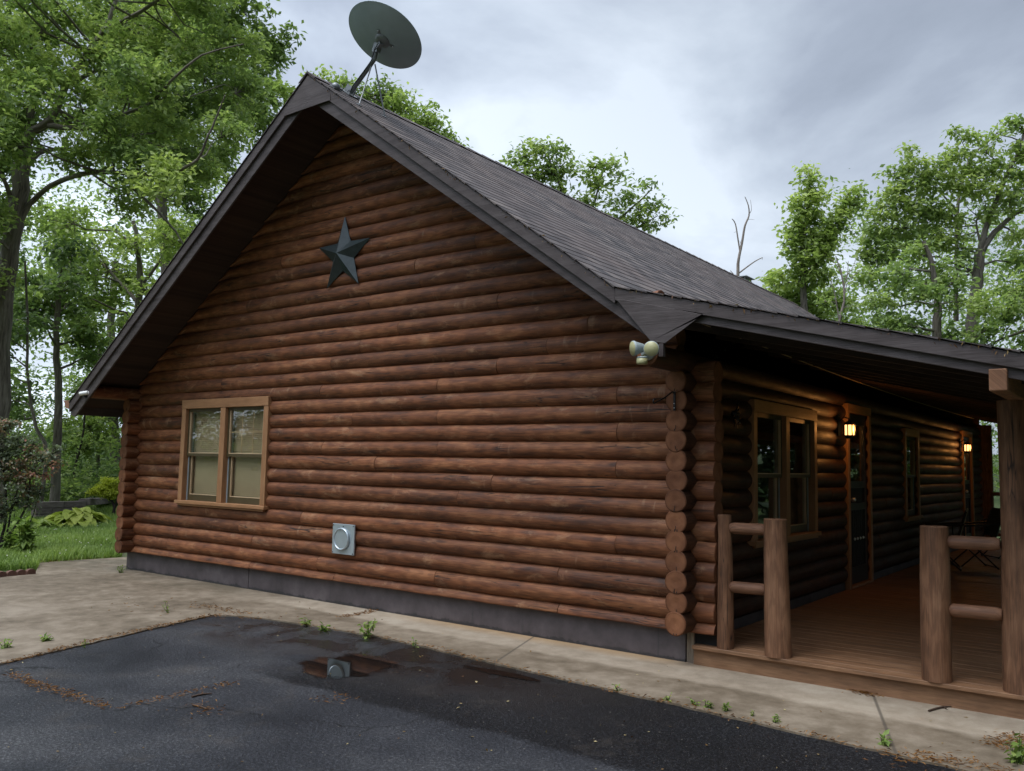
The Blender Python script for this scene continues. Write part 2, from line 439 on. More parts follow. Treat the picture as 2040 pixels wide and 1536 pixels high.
mb = MB()                                                # masonry foundation, with joints
for a, b in ((-.212, 2.447), (2.456, 7.965)): mb.box(a, b, .006, .25, -.36, 0.0)
mb.box(7.8, 8.03, .25, 13.4, -.36, -.01); mb.box(-.05, .2, .25, 13.4, -.36, 0.0)
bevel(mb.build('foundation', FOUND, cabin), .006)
mb = MB(); mb.box(7.972, 8.034, .012, .09, -.26, -.005)
bevel(mb.build('corner_strip', wood('weathered_grey_wood', (.14, .11, .08), (.25, .20, .15), (.34, .29, .22), .8, .6, 1.2, .1, False), cabin))

# roof: stepped courses of shingles
def slope(mb, xa, za, xb, zb, nc, phase=0):
    """courses from the eave (xa,za) up to (xb,zb)"""
    d = np.array((xb - xa, 0, zb - za)); L = np.linalg.norm(d); d /= L; nrm = np.array((-d[2], 0, d[0])); nrm = nrm if nrm[2] > 0 else -nrm
    ny = 75; ys = np.linspace(Y0 - .012, Y1 + .012, ny + 1)
    for i in range(nc):
        t0, t1 = L * i / nc, L * (i + 1) / nc + .012
        vs = []; lp = []; fs = []; w = random.random() * 6
        for j, y in enumerate(ys):
            jt = random.uniform(-.0015, .0015) + .001 * math.sin(y * .8 + w)
            lift = .0050 + random.uniform(-.0008, .001); base = np.array((xa, 0, za))
            p0 = base + d * (t0 + jt) - nrm * .008; p1 = base + d * (t0 + jt) + nrm * lift; p2 = base + d * t1 + nrm * .001
            for p in (p0, p1, p2): vs.append((p[0], y, p[2])); lp.append((y, i + .5 + phase, w))
        for j in range(ny):
            for q in (0, 1): fs.append((j * 3 + q, j * 3 + 3 + q, j * 3 + 4 + q, j * 3 + 1 + q))
        mb.add(vs, fs, 0, lp)
        for e in (0, ny): mb.add([vs[e * 3], vs[e * 3 + 1], vs[e * 3 + 2]], [(0, 1, 2)], 0, lp[e * 3:e * 3 + 3])
mb = MB()
slope(mb, KX, KZ, AX, AZ, 32); slope(mb, PX1, roofz(PX1), KX, KZ, 22, 100); slope(mb, EX, roofz(EX), AX, AZ, 40, 200)
for i in range(52):                                      # ridge caps
    y = Y0 - .015 + i * .29; q = random.uniform(-.002, .003)
    for sg in (-1, 1):
        mb.add([(AX, y, AZ + .024 + q), (AX + sg * .13, y, AZ + .024 + q - .13 * SL), (AX + sg * .13, y + .30, AZ + .014 - .13 * SL), (AX, y + .30, AZ + .014)],
               [(0, 1, 2, 3) if sg > 0 else (3, 2, 1, 0)], 0, [(y, 300 + i, sg)] * 4)
        mb.add([(AX, y, AZ + .024 + q), (AX + sg * .13, y, AZ + .024 + q - .13 * SL), (AX + sg * .13, y, AZ + .006 - .13 * SL), (AX, y, AZ + .006)], [(0, 1, 2, 3)], 0, [(y, 300 + i, sg)] * 4)
roof = mb.build('shingle_roof', SHING, cabin)
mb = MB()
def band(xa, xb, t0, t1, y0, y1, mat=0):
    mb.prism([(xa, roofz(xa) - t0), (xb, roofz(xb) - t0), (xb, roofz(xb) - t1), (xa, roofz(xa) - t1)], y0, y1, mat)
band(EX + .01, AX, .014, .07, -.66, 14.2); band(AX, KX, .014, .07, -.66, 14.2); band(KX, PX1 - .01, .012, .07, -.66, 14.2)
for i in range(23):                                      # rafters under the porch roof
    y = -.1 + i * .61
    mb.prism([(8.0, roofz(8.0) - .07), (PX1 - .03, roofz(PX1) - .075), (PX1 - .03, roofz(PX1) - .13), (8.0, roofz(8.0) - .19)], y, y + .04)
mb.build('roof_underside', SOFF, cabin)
# rake boards
def board(pts_t, y0, y1, name, xa, xb, nm=None):
    b = MB(); (t0, t1) = pts_t
    b.prism([(xa, roofz(xa) - t0), (xb, roofz(xb) - t0), (xb, roofz(xb) - t1), (xa, roofz(xa) - t1)], y0, y1)
    return bevel(b.build(name, RAKE, cabin), .003)
board((.012, .128), Y0, -.696, 'rake_board', EX, AX - .001); board((.012, .128), Y0, -.696, 'rake_board', AX + .001, KX)
board((.01, .102), Y0, -.696, 'rake_board', KX + .001, PX1)
b = MB()
b.prism([(EX, roofz(EX) - .06), (AX - .001, AZ - .06), (AX - .001, AZ - .272), (EX + .11, roofz(EX + .11) - .272), (EX, 1.80)], -.694, -.672)
bevel(b.build('lower_rake_board', RAKE, cabin), .003)
b = MB(); b.prism([(AX + .001, AZ - .06), (8.03, AZ - SL * 4.0 - .06), (8.03, 2.19), (AX + .001, AZ - .272)], -.694, -.672)
bevel(b.build('lower_rake_board', RAKE, cabin), .003)
b = MB(); b.prism([(8.05, roofz(8.05) - .06), (PX1, roofz(PX1) - .06), (PX1, roofz(PX1) - .163), (8.05, roofz(8.05) - .163)], -.694, -.672)
bevel(b.build('lower_rake_board', RAKE, cabin), .003)
b = MB(); b.prism([(AX, AZ - .03), (AX + .34, roofz(AX + .34) - .02), (4.40, roofz(4.40) - .05), (4.40, roofz(4.40) - .12), (4.385, 4.893), (3.665, 4.893), (3.66, roofz(3.66) - .085), (3.70, roofz(3.7) - .055)], -.725, -.7201)
bevel(b.build('peak_plate', RAKE, cabin), .003)
b = MB(); b.prism([(7.745, 2.512), (7.80, roofz(7.8) - .088), (8.45, roofz(8.45) - .099), (8.447, 2.342), (8.147, 2.154), (8.035, 2.176)], -.725, -.7201)
bevel(b.build('corner_plate', RAKE, cabin), .003)
b = MB(); b.box(8.10, 8.135, -.728, -.69, 2.06, 2.155)
b.build('trim_block', RAKE, cabin)
b = MB(); b.box(EX - .002, EX + .02, -.671, 14.2, 1.80, 1.945); bevel(b.build('eave_fascia', RAKE, cabin), .003)
b = MB(); b.box(PX1 - .022, PX1, -.671, 14.2, roofz(PX1) - .16, roofz(PX1) - .012); bevel(b.build('eave_fascia', RAKE, cabin), .003)
b = MB()                                                 # K style gutter with a closed end
pf = [(EX - .004, 1.99), (EX - .004, 1.885), (EX - .09, 1.885), (EX - .125, 1.93), (EX - .125, 1.955), (EX - .165, 1.99)]
b.prism(pf, Y0 - .0, Y0 + .004); n = len(pf)
for (xa, za), (xb, zb) in zip(pf, pf[1:]): b.prism([(xa, za), (xb, zb), (xb + .003, zb + .003), (xa + .003, za + .003)], Y0 + .004, 14.2)
b.box(EX - .175, EX - .16, Y0, 14.2, 1.983, 1.992)
b.build('gutter', COPPER, cabin)
b = MB(); b.box(3.46, 3.82, 11.65, 12.05, 4.6, 5.43); b.box(3.41, 3.87, 11.60, 12.10, 5.48, 5.492)
for x in (3.47, 3.79):
    for y in (11.66, 12.02): b.box(x, x + .02, y, y + .02, 5.43, 5.48)
b.build('chimney', GREYP, cabin)

# windows: casing > sill, jambs, sashes with panes, blind
def window(axis, p, u0, u1, z0, z1, twin, grids, blind, head=.11):
    """axis 0: in the gable wall (runs along x at y = p, facing -y); axis 1: in the porch wall (runs along y at x = p, facing +x)"""
    def bx(mb, ua, ub, da, db, za, zb, mat=0):           # d = depth into the wall
        if axis == 0: mb.box(ua, ub, p + da, p + db, za, zb, mat)
        else: mb.box(p - db, p - da, ua, ub, za, zb, mat)
    cw = .085; c = MB()
    um = (u0 + u1) / 2; mw = .05
    bx(c, u0, u1, -.03, .11, z1 - head, z1); bx(c, u0, u0 + cw, -.024, .11, z0 + .03, z1 - head); bx(c, u1 - cw, u1, -.024, .11, z0 + .03, z1 - head)
    if twin: bx(c, um - mw, um + mw, -.024, .10, z0 + .03, z1 - head)
    win = bevel(c.build('window', TRIM, cabin), .004)
    c = MB(); bx(c, u0 - .03, u1 + .03, -.05, .12, z0 - .012, z0 + .03); bx(c, u0 + .01, u1 - .01, -.03, .09, z0 - .035, z0 - .0125)
    bevel(c.build('sill', TRIM, win), .005)
    bays = [(u0 + cw, um - mw), (um + mw, u1 - cw)] if twin else [(u0 + cw, u1 - cw)]
    zm = z0 + .03 + (z1 - head - z0 - .03) * .5
    for i, (a, b) in enumerate(bays):
        for ja, jb in ((a, a + .018), (b - .018, b)): c = MB(); bx(c, ja, jb, .045, .10, z0 + .03, z1 - head); c.build('jamb_liner', JAMB, win)
        for low in (0, 1):
            da = .02 + .032 * low; za, zb = (zm - .02, z1 - head) if not low else (z0 + .03, zm + .02)
            a2, b2 = (a + .001, b - .001) if not low else (a + .0185, b - .0185); bot = .035 if not low else .075
            c = MB(); bx(c, a2, a2 + .045, da, da + .03, za, zb); bx(c, b2 - .045, b2, da, da + .03, za, zb)
            bx(c, a2 + .045, b2 - .045, da, da + .03, za, za + bot); bx(c, a2 + .045, b2 - .045, da, da + .03, zb - .04, zb)
            sash = c.build('sash', SASH, win)
            c = MB(); e = .045; w = .008
            bx(c, a2 + e, a2 + e + w, da - .003, da + .02, za + bot, zb - .04); bx(c, b2 - e - w, b2 - e, da - .003, da + .02, za + bot, zb - .04)
            bx(c, a2 + e + w, b2 - e - w, da - .003, da + .02, za + bot, za + bot + w)
            c.build('glazing_bead', BEAD, sash)
            c = MB(); bx(c, a2 + .03, b2 - .03, da + .014, da + .018, za + .02, zb - .02); c.build('pane', GLASS, sash)
            if not low and grids[i]:
                c = MB(); wv = (b2 - a2 - .09) / 3
                for q in (1, 2): bx(c, a2 + .045 + wv * q - .006, a2 + .045 + wv * q + .006, da + .0195, da + .026, za + bot, zb - .04)
                zc = (za + bot + zb - .04) / 2
                for q in range(3): bx(c, a2 + .051 + wv * q, a2 + .039 + wv * (q + 1), da + .0195, da + .026, zc - .006, zc + .006)
                c.build('muntin', BEAD, sash)
        if blind:
            c = MB(); nz = int((z1 - head - z0) / .024)
            for q in range(nz):
                z = z0 + .04 + q * .024
                if axis == 0: c.bar((a + .02, p + .105, z), (b - .02, p + .105, z), .0016, .027, (0, .35, .94))
            c.build('blind', BLIND, win)
    c = MB(); bx(c, u0 + .02, u1 - .02, .30, .32, z0, z1); bx(c, u0 + .02, u0 + .04, .11, .30, z0, z1); bx(c, u1 - .04, u1 - .02, .11, .30, z0, z1)
    c.build('dark_room', DARK, win)
    return win
w = window(0, -.04, 1.02, 2.765, .70, 1.99, True, (0, 1), True)
tag(w, 'twin gable window with closed blinds and grid bars in one upper sash')
w = window(1, 8.06, 1.14, 2.91, .60, 1.89, True, (0, 0), False); tag(w, 'twin porch window without blinds reflecting trees')
w = window(1, 8.06, 6.85, 7.75, .60, 1.89, False, (0,), False); tag(w, 'single porch window near the chairs')

def door(y0, y1, z1, screen):
    c = MB(); x = 8.085
    c.box(7.93, x, y0 - .085, y0, -.088, z1); c.box(7.93, x, y1, y1 + .085, -.088, z1); c.box(7.93, x + .004, y0 - .085, y1 + .085, z1 + .001, z1 + .10)
    c.box(7.93, x + .01, y0, y1, -.088, -.06)
    d = bevel(c.build('door', TRIM, cabin), .004)
    c = MB(); xf = 8.045; xb = 8.01
    c.box(xb, xf, y0 + .004, y0 + .11, -.055, z1 - .004); c.box(xb, xf, y1 - .11, y1 - .004, -.055, z1 - .004)
    for za, zb in ((-.055, .14), (.80, .88), (1.06, 1.14), (z1 - .13, z1 - .004)): c.box(xb, xf, y0 + .11, y1 - .11, za, zb)
    if screen:
        for i in range(7):
            y = y0 + .17 + i * (y1 - y0 - .34) / 6; c.tube([(xf - .012, y, .14), (xf - .012, y, .80)], .007, 6)
        for i in range(4): c.lathe([(0.001, -.02), (.012, -.01), (.012, .01), (.001, .02)], (xf - .004, y0 + .3 + i * .12, .46), (0, 0, 1), 8, 1)
    bevel(c.build('door_leaf', [NAVY, BOLT], d), .004)
    c = MB(); c.box(xb + .01, xb + .014, y0 + .11, y1 - .11, 1.14, z1 - .13); c.build('pane', GLASS, d)
    c = MB(); c.box(xb + .006, xb + .01, y0 + .11, y1 - .11, .14, 1.06); c.box(7.86, 7.88, y0 - .02, y1 + .02, -.05, z1); c.build('lower_panel', SCREEN, d)
    c = MB(); c.lathe([(.012, 0), (.012, .035), (.028, .045), (.028, .07), (.012, .08)], (xf, y0 + .06, .93), (1, 0, 0), 14); c.box(xf, xf + .006, y0 + .04, y0 + .08, .85, 1.02)
    c.build('handle', BOLT, d)
    return d
tag(door(4.115, 4.965, 1.95, True), 'dark screen door beside the nearer lantern'); tag(door(11.44, 12.28, 1.95, False), 'farther door at the end of the porch')

# porch: deck, fascia, posts, beam, rails
mb = MB(); y = -.055
while y < 13.6:
    mb.box(8.045, PX1 - .25, y, y + .138, -.118, -.09 + random.uniform(-.001, .001)); y += .143
bevel(mb.build('porch_deck', DECKM, cabin), .003, 1)
mb = MB(); mb.box(8.045, PX1 - .26, -.02, .01, -.245, -.119); mb.box(PX1 - .29, PX1 - .26, .031, 13.6, -.245, -.119); bevel(mb.build('deck_fascia', DECKM, cabin), .003)
mb = MB(); mb.box(8.03, 8.25, .03, .10, -.089, .0); mb.build('sill_gap', DARK, cabin)
mb = MB(); mb.box(10.205, 10.298, -.74, 13.7, 1.735, 1.862); bevel(mb.build('porch_beam', POSTM, cabin), .006)
for yy in (.055, 4.6, 9.1, 13.55):
    mb = MB(); mb.log((10.225, yy, -.0895), (10.235, yy, 1.734), .105, back=(1, .3, 0), wob=.006, seg=.08, bow=.006, taper=.012, n=32)
    mb.build('porch_post', [POSTM, ENDM], cabin)
mb = MB(); mb.box(8.02, 8.24, 13.52, 13.68, -.088, 2.25); bevel(mb.build('end_post', POSTM, cabin), .01)
def railing(x0, r0, x1, r1, y, xa, xb, extra=None):
    rl = None
    for i, (x, r, zt) in enumerate(((x0, r0, .905), (x1, r1, .895))):
        if x is None: continue
        mb = MB(); mb.log((x, y, -.0895), (x + random.uniform(-.012, .002), y, zt), r, back=(0, 1, 0), wob=.006, seg=.07, bow=.006, taper=.006, n=28)
        o = mb.build('railing' if rl is None else 'railing_post', [POSTM, POSTM], cabin if rl is None else rl)
        if rl is None: rl = o
    for z in (.812, .372):
        mb = MB(); mb.tube([(xa, y, z), (xa + .012, y, z), (xa + .03, y, z), (xb - .03, y, z + .004), (xb - .012, y, z + .004), (xb, y, z + .004)], [.032, .038, .043, .043, .038, .032], 16, back=(0, 1, 0))
        mb.build('rail', RAILM, rl)
    return rl
tag(railing(8.285, .06, 8.69, .092, .015, 8.33, 8.61), 'short log railing against the corner logs')
tag(railing(9.755, .093, None, 0, .03, 9.83, 10.135), 'short log railing joined to the tall porch post')
mb = MB()
for z in (.86, .42, .05): mb.tube([(8.24, 13.6, z), (10.2, 13.6, z)], .04, 10)
mb.build('end_railing', RAILM, cabin)

# ================================================================== THINGS ON THE CABIN
# satellite dish
foot = np.array(onp(1, -.22, 700, 186)); nr = np.array((SL, 0, 1)) / math.hypot(SL, 1); dn = np.array((1, 0, -SL)) / math.hypot(SL, 1)
def roofpt(px, py):
    r = ray(px, py); kk = AZ + .012 + SL * AX; t = (kk - CAM[2] - SL * CAM[0]) / (r[2] + SL * r[0]); return CAM + r * t
foot = roofpt(697, 188)
yF = foot[1]
elb = onp(1, yF, 744.6, 120); top = onp(1, yF, 750.5, 98)
dish = empty('satellite_dish', foot); tag(dish, 'grey satellite dish on a bent mast at the roof peak', 'satellite dish')
mb = MB(); q1 = foot + (elb - foot) * .86
mb.tube([foot + nr * .02, q1, elb + (elb - foot) * .02, elb * .45 + top * .55, top], [.024] * 5, 14); mb.build('mast', STEELD, dish)
mb = MB(); mb.bar(foot - dn * .10 + nr * .004, foot + dn * .10 + nr * .004, .16, .008, nr)
for sg in (-1, 1): mb.bar(foot + np.array((0, sg * .034, 0)) + nr * .005 - dn * .02, foot + np.array((0, sg * .034, 0)) + nr * .085 - dn * .02, .09, .006, (0, 1, 0))
f2 = roofpt(668, 176); m2_ = mb; mb = MB(); mb.bar(f2 - dn * .05 + nr * .004, f2 + dn * .05 + nr * .004, .1, .008, nr); mb.lathe([(.048, 0), (.052, .02), (.03, .05)], f2 + nr * .004, nr, 16); mb.build('anchor_plate', STEELD, dish); mb = m2_
for sx in (-.06, .06):
    for sy in (-.06, .06): mb.lathe([(.011, 0), (.011, .012)], foot + dn * sx * 1.2 + np.array((0, sy, 0)) + nr * .008, nr, 6)
mb.build('roof_mount', STEELD, dish)
for (ta, tb) in (((740, 131), (715, 209)), ((747, 128), (765.5, 232))):
    a = onp(1, yF, *ta); b_ = roofpt(*tb); mb = MB(); mb.tube([a, b_ + nr * .01], .0075, 8); mb.bar(b_ - dn * .03 + nr * .003, b_ + dn * .03 + nr * .003, .04, .005, nr); mb.build('strut', STEELD, dish)
vd = FWD + RGT * (768 - 1020) / FPX - UPV * (67 - 768) / FPX; vd = vd / np.linalg.norm(vd)
rr = np.cross(vd, (0, 0, 1.)); rr /= np.linalg.norm(rr); uu = np.cross(rr, vd)
pdir = .655 * vd + .756 * (.52 * rr + .854 * uu); pdir /= np.linalg.norm(pdir)
dc = onp(1, yF, 767, 72) + vd * .02
RD = .408
prof = []
for i in range(13):
    r = RD * i / 12; prof.append((max(r, .001), -.075 + .075 * (r / RD) ** 2))
outer = prof + [(RD + .006, .001), (RD + .006, .006), (RD, .006)] + [(r, h + .006) for r, h in reversed(prof[:-1])]
mb = MB(); mb.lathe(outer, dc, pdir, 64); mb.build('reflector', STEEL, dish)
bk = dc - pdir * .078; mb = MB()
mb.lathe([(.085, .012), (.085, 0), (.05, -.02), (.03, -.022)], bk + pdir * .0, pdir, 20)
mb.bar(bk - pdir * .01, top + (top - elb) * .15, .06, .05, (0, 1, 0)); mb.bar(top - (top - elb) * .3, top + (top - elb) * .55, .075, .055, (0, 1, 0))
side = np.cross(pdir, uu); side /= np.linalg.norm(side); up2 = np.cross(side, pdir)
for A in (90, 210, 330):
    e = bk + (side * math.cos(R(A)) + up2 * math.sin(R(A))) * .13 + pdir * .012; mb.bar(bk, e, .035, .006, pdir)
mb.build('bracket', STEELD, dish)
for A in (90, 210, 330):
    mb = MB(); e = bk + (side * math.cos(R(A)) + up2 * math.sin(R(A))) * .125; mb.lathe([(.009, 0), (.009, -.014), (.001, -.016)], e + pdir * .008, pdir, 8); mb.build('bolt', BOLT, dish)
mb = MB(); off_ = np.array((0, -.03, -.012)); mb.tube([bk - pdir * .03 + off_, top + off_, elb + off_ * 1.1, q1 + off_, foot + off_ + nr * .06, foot + off_ * 2.2 + nr * .01, foot + np.array((-.03, .5, .02)), foot + np.array((-.05, 1.6, .03))], .005, 6); mb.build('cable', BLACK, dish)
lnb = dc + pdir * .22 - up2 * .10; mb = MB(); mb.tube([dc - up2 * .36 + pdir * .03, lnb - up2 * .03], .013, 8); mb.lathe([(.03, -.07), (.03, -.02), (.045, 0)], lnb, -pdir, 14); mb.build('receiver_arm', STEELD, dish)

# five pointed star
sc_ = np.array((3.93, -.05, 3.50)); mb = MB(); pts = []
for i in range(10):
    A = R(90 + 36 * i); r = .43 if i % 2 == 0 else .175; pts.append((sc_[0] + r * math.cos(A), sc_[2] + r * math.sin(A)))
vs = [(x, -.052, z) for x, z in pts] + [(sc_[0], -.155, sc_[2]), (sc_[0], -.046, sc_[2])] + [(x, -.046, z) for x, z in pts]
mb.add(vs, [(i, 10, (i + 1) % 10) for i in range(10)] + [(12 + i, 12 + (i + 1) % 10, 11) for i in range(10)] + [(i, (i + 1) % 10, 12 + (i + 1) % 10, 12 + i) for i in range(10)])
tag(mb.build('barn_star', STARM), 'dark green metal five pointed star hung on the gable logs', 'wall star')

# galvanised vent cover
vent = empty('wall_vent', (4.11, -.05, .29)); tag(vent, 'square galvanised vent plate with a round cap low on the gable wall', 'vent')
mb = MB(); mb.box(3.942, 4.276, -.066, -.048, .290, .603); bevel(mb.build('plate', VENTM, vent), .004)
mb = MB(); mb.lathe([(.118, 0), (.118, .012), (.112, .024), (.104, .026), (.099, .018), (.0985, .0165), (.097, .0162), (.09, .0162), (.001, .016)], (4.095, -.066, .447), (0, -1, 0), 48); mb.build('cap', VENTM, vent)
for x, z in ((3.957, .588), (4.261, .588), (3.957, .305), (4.261, .305), (4.11, .579)): mb = MB(); mb.lathe([(.006, 0), (.006, .004), (.001, .005)], (x, -.066, z), (0, -1, 0), 8); mb.build('screw', BLACK, vent)

# twin floodlight on the plate log
fl = empty('flood_light', (8.0, -.69, 2.09)); tag(fl, 'twin headed cream floodlight with motion sensor under the roof corner', 'floodlight')
mb = MB(); mb.lathe([(.055, 0), (.055, .02), (.03, .035)], (7.99, -.672, 2.10), (0, -1, 0), 20); mb.build('mount', GREYP, fl)
for c, ax in ((onp(1, -.80, 1264, 694), (-.62, -.78, -.1)), (onp(1, -.84, 1298, 695), (.30, -.95, -.08))):
    ax = np.array(ax); ax = ax / np.linalg.norm(ax)
    mb = MB(); mb.tube([np.array((7.99, -.70, 2.10)), c - ax * .05], .012, 8); mb.lathe([(.018, -.085), (.03, -.07), (.048, -.016), (.056, 0), (.056, .012), (.051, .016)], c, ax, 28); mb.build('lamp_head', GREYP, fl)
    mb = MB(); mb.lathe([(.053, .0125), (.051, .018), (.001, .021)], c, ax, 28); mb.build('lens', CREAM, fl)
mb = MB(); mb.tube([(7.985, -.70, 2.09), (7.97, -.745, 2.06)], .01, 8); mb.lathe([(.036, -.03), (.04, -.02), (.04, .012)], (7.990, -.775, 2.035), (0, 0, 1), 24); mb.lathe([(.041, .0125), (.036, .024), (.001, .026)], (7.990, -.775, 2.035), (0, 0, 1), 24, 1)
mb.build('motion_sensor', [CREAM, GREYP], fl)

# little white camera on the left plate log
sc = empty('security_camera', (-.13, -.67, 2.09)); tag(sc, 'small white security camera on the end of the far left plate log', 'camera')
ce = np.array((-.15, -.672, 2.075)); mb = MB(); mb.lathe([(.04, 0), (.04, .01), (.02, .03)], ce, (0, -1, 0), 18); mb.build('base', WHITE, sc)
mb = MB(); dd = np.array((-.72, -.62, -.18)); dd /= np.linalg.norm(dd); c0 = ce + np.array((0, -.04, 0)); mb.lathe([(.006, -.02), (.024, -.018), (.026, 0), (.026, .085), (.022, .09)], c0, dd, 18); mb.build('body', WHITE, sc)
mb = MB(); mb.lathe([(.02, .0905), (.001, .0915)], c0, dd, 16); mb.box(ce[0] - .055, ce[0] - .015, -.73, -.68, 2.018, 2.045); mb.build('lens', BLACK, sc)

# plant hook bracket on the corner logs
hk = empty('plant_hook', (7.98, -.2, 1.6)); tag(hk, 'black iron plant hook screwed to the log ends', 'hook')
zb = [onp(1, -.205, 1344, q)[2] for q in (780, 818)]; xb = onp(1, -.205, 1344, 800)[0]
mb = MB(); mb.box(xb - .008, xb + .008, -.212, -.2, zb[1], zb[0]); mb.build('back_plate', BLACK, hk)
e0 = np.array((xb, -.213, zb[0] - .01)); e1 = onp(1, -.43, 1304, 803); mb = MB()
cv = [e0 + np.array((0, 0, -.01)), e0 + np.array((-.004, -.02, .006)), e0 + (e1 - e0) * .5, e1]
u_ = e1 - e0; u_ /= np.linalg.norm(u_)
for i in range(1, 8): A = R(i * 38); cv.append(e1 + u_ * .016 * math.sin(A) + np.array((0, 0, .016 - .016 * math.cos(A))))
mb.tube(cv, .0055, 8); mb.build('arm', BLACK, hk)
for d in (.02, .055): mb = MB(); mb.lathe([(.004, 0), (.004, .003), (.001, .004)], (xb, -.212, zb[1] + d), (0, -1, 0), 8); mb.build('screw', BOLT, hk)

# porch lanterns, lit
LGL = emit('lantern_glass_lit', (1, .50, .17), 2.0); BULB = emit('lantern_bulb', (1, .75, .45), 40)
def lantern(y, lab, s=1.0):
    ln = empty('wall_lantern', (8.07, y, 1.6)); tag(ln, lab, 'lantern', 'lit lanterns on the porch wall'); c = np.array((8.185, y, 1.722))
    mb = MB(); mb.box(8.062, 8.078, y - .045, y + .045, 1.66, 1.88); mb.tube([(8.078, y, 1.82), (8.13, y, 1.87), (8.185, y, 1.85), (8.185, y, 1.81)], .008, 8)
    mb.lathe([(.072, .058), (.05, .085), (.015, .105), (.012, .12)], c, (0, 0, 1), 8, smooth=False); mb.lathe([(.03, -.095), (.055, -.075), (.066, -.058)], c, (0, 0, 1), 8, smooth=False)
    for i in range(8):
        A = R(i * 45); d = np.array((math.cos(A), math.sin(A), 0)) * .061; mb.tube([c + d + np.array((0, 0, -.058)), c + d + np.array((0, 0, .058))], .007, 6)
    mb.build('cage', BLACK, ln)
    mb = MB(); mb.lathe([(.052, -.056), (.055, 0), (.052, .056)], c, (0, 0, 1), 16); mb.build('glass', LGL, ln)
    li = bpy.data.lights.new('lantern_light', 'POINT'); li.energy = 5.0 * s; li.color = (1, .40, .10); li.shadow_soft_size = .05
    o = bpy.data.objects.new('lantern_light', li); COL.objects.link(o); o.parent = ln; o.location = np.array((8.185 + .085, y - .02, 1.735)) - np.array(ln.location)
    return ln
lantern(3.735, 'lit iron lantern between the twin window and the screen door'); lantern(11.14, 'lit iron lantern beside the farther porch door', .9)

# wall ornament, cord under the roof, chairs
mb = MB(); oc = np.array((8.10, .65, 1.725))
for i in range(9):
    A = R(200 + i * 28); mb.tube([oc, oc + np.array((.02, math.cos(A) * .06, math.sin(A) * .06)), oc + np.array((.015, math.cos(A) * .10, math.sin(A) * .12))], [.006, .009, .003], 6)
mb.lathe([(.001, -.03), (.03, -.01), (.03, .01), (.001, .03)], oc, (1, 0, 0), 12); mb.lathe([(.008, 0), (.001, .008)], oc + np.array((.03, .05, -.075)), (1, 0, 0), 8, 1)
tag(mb.build('iron_wall_ornament', [BLACK, BOLT]), 'dark iron ornament on the porch wall left of the twin window', 'ornament')
mb = MB(); a = np.array((8.22, -.25, 2.36)); b_ = np.array((8.25, 11.5, 2.27)); mb.tube([a + (b_ - a) * t / 12 - np.array((0, 0, .05 * math.sin(math.pi * t / 12))) for t in range(13)], .0055, 6)
tag(mb.build('cord', simple('tan_cord', (.30, .24, .16), .8)), 'thin cord strung under the porch roof', 'cord')
def chair(loc, rz, lab, fab):
    ch = empty('folding_chair', (0, 0, 0)); tag(ch, lab, 'chair', 'folding chairs on the porch')
    for sx in (-.24, .24):
        mb = MB(); mb.tube([(sx, .25, 0), (sx, -.2, .44)], .011, 8); mb.build('leg', BLACK, ch)
        mb = MB(); mb.tube([(sx * .92, -.27, 0), (sx * .92, .22, .44), (sx * .92, .33, .82)], .011, 8); mb.build('leg', BLACK, ch)
        mb = MB(); mb.tube([(sx, -.2, .6), (sx, .3, .64)], .014, 8); mb.tube([(sx, -.2, .44), (sx, -.2, .6)], .01, 8); mb.build('armrest', BLACK, ch)
    for yb in (-.265, .245): mb = MB(); mb.tube([(-.24, yb, .02), (.24, yb, .02)], .01, 8); mb.build('crossbar', BLACK, ch)
    mb = MB(); mb.box(-.22, .22, -.2, .23, .415, .43); bevel(mb.build('seat', fab, ch), .006)
    mb = MB(); mb.add([(-.22, .23, .46), (.22, .23, .46), (.22, .345, .86), (-.22, .345, .86), (-.22, .245, .455), (.22, .245, .455), (.22, .36, .855), (-.22, .36, .855)], [(0, 1, 2, 3), (7, 6, 5, 4), (0, 4, 5, 1), (1, 5, 6, 2), (2, 6, 7, 3), (3, 7, 4, 0)]); mb.build('backrest', fab, ch)
    ch.location = loc; ch.rotation_euler = (0, 0, rz); return ch
chair((8.75, 7.9, -.09), R(-62), 'dark folding chair behind the right railing on the porch', FABRIC)
chair((8.42, 7.35, -.09), R(-80), 'pale backed folding chair beneath the single porch window', PALEF)
chair((8.9, 9.9, -.09), R(-50), 'dark folding chair farthest along the porch', FABRIC)

# ================================================================== GROUND
def poly_sheet(name, pts, z, mat, thick=0, parent=None):
    n = len(pts); vs = [(x, y, z) for x, y in pts]; fs = [tuple(range(n))]
    if thick:
        vs += [(x, y, z - thick) for x, y in pts]; fs += [(i + n, (i + 1) % n + n, (i + 1) % n, i) for i in range(n)]
    me = bpy.data.meshes.new(name); me.from_pydata(vs, [], fs); me.materials.append(mat); me.update(); return link(name, me, parent)

m = NT('lawn_soil'); nz = m.noise(m.obj(), .35, 5); n2 = m.noise(m.obj(), 9, 4, .7)
c = m.mix(m.ramp(n2, [(.3, 0), (.7, 1)]), (.035, .055, .014), (.075, .12, .030)); c = m.mix(m.ramp(nz, [(.5, 0), (.7, .6)]), c, (.07, .055, .03))
m.p(Base_Color=c, Roughness=.9); m.bump(n2, .8, .05); LAWN = m.mat
def gz(x, y):
    """the ground: level round the house, rising gently beyond the lawn"""
    d = math.hypot(x - 4, y - 5); return -.275 + .0 if d < 13 else -.275 + min(2.6, .05 * (d - 13) + .0012 * (d - 13) ** 2)
g = 56; V = []; F = []; ext = [(-1 + 2 * i / g) for i in range(g + 1)]; ext = [math.copysign(abs(t) ** 1.8, t) * 150 for t in ext]
for y in ext:
    for x in ext: V.append((x + 4, y + 5, gz(x + 4, y + 5)))
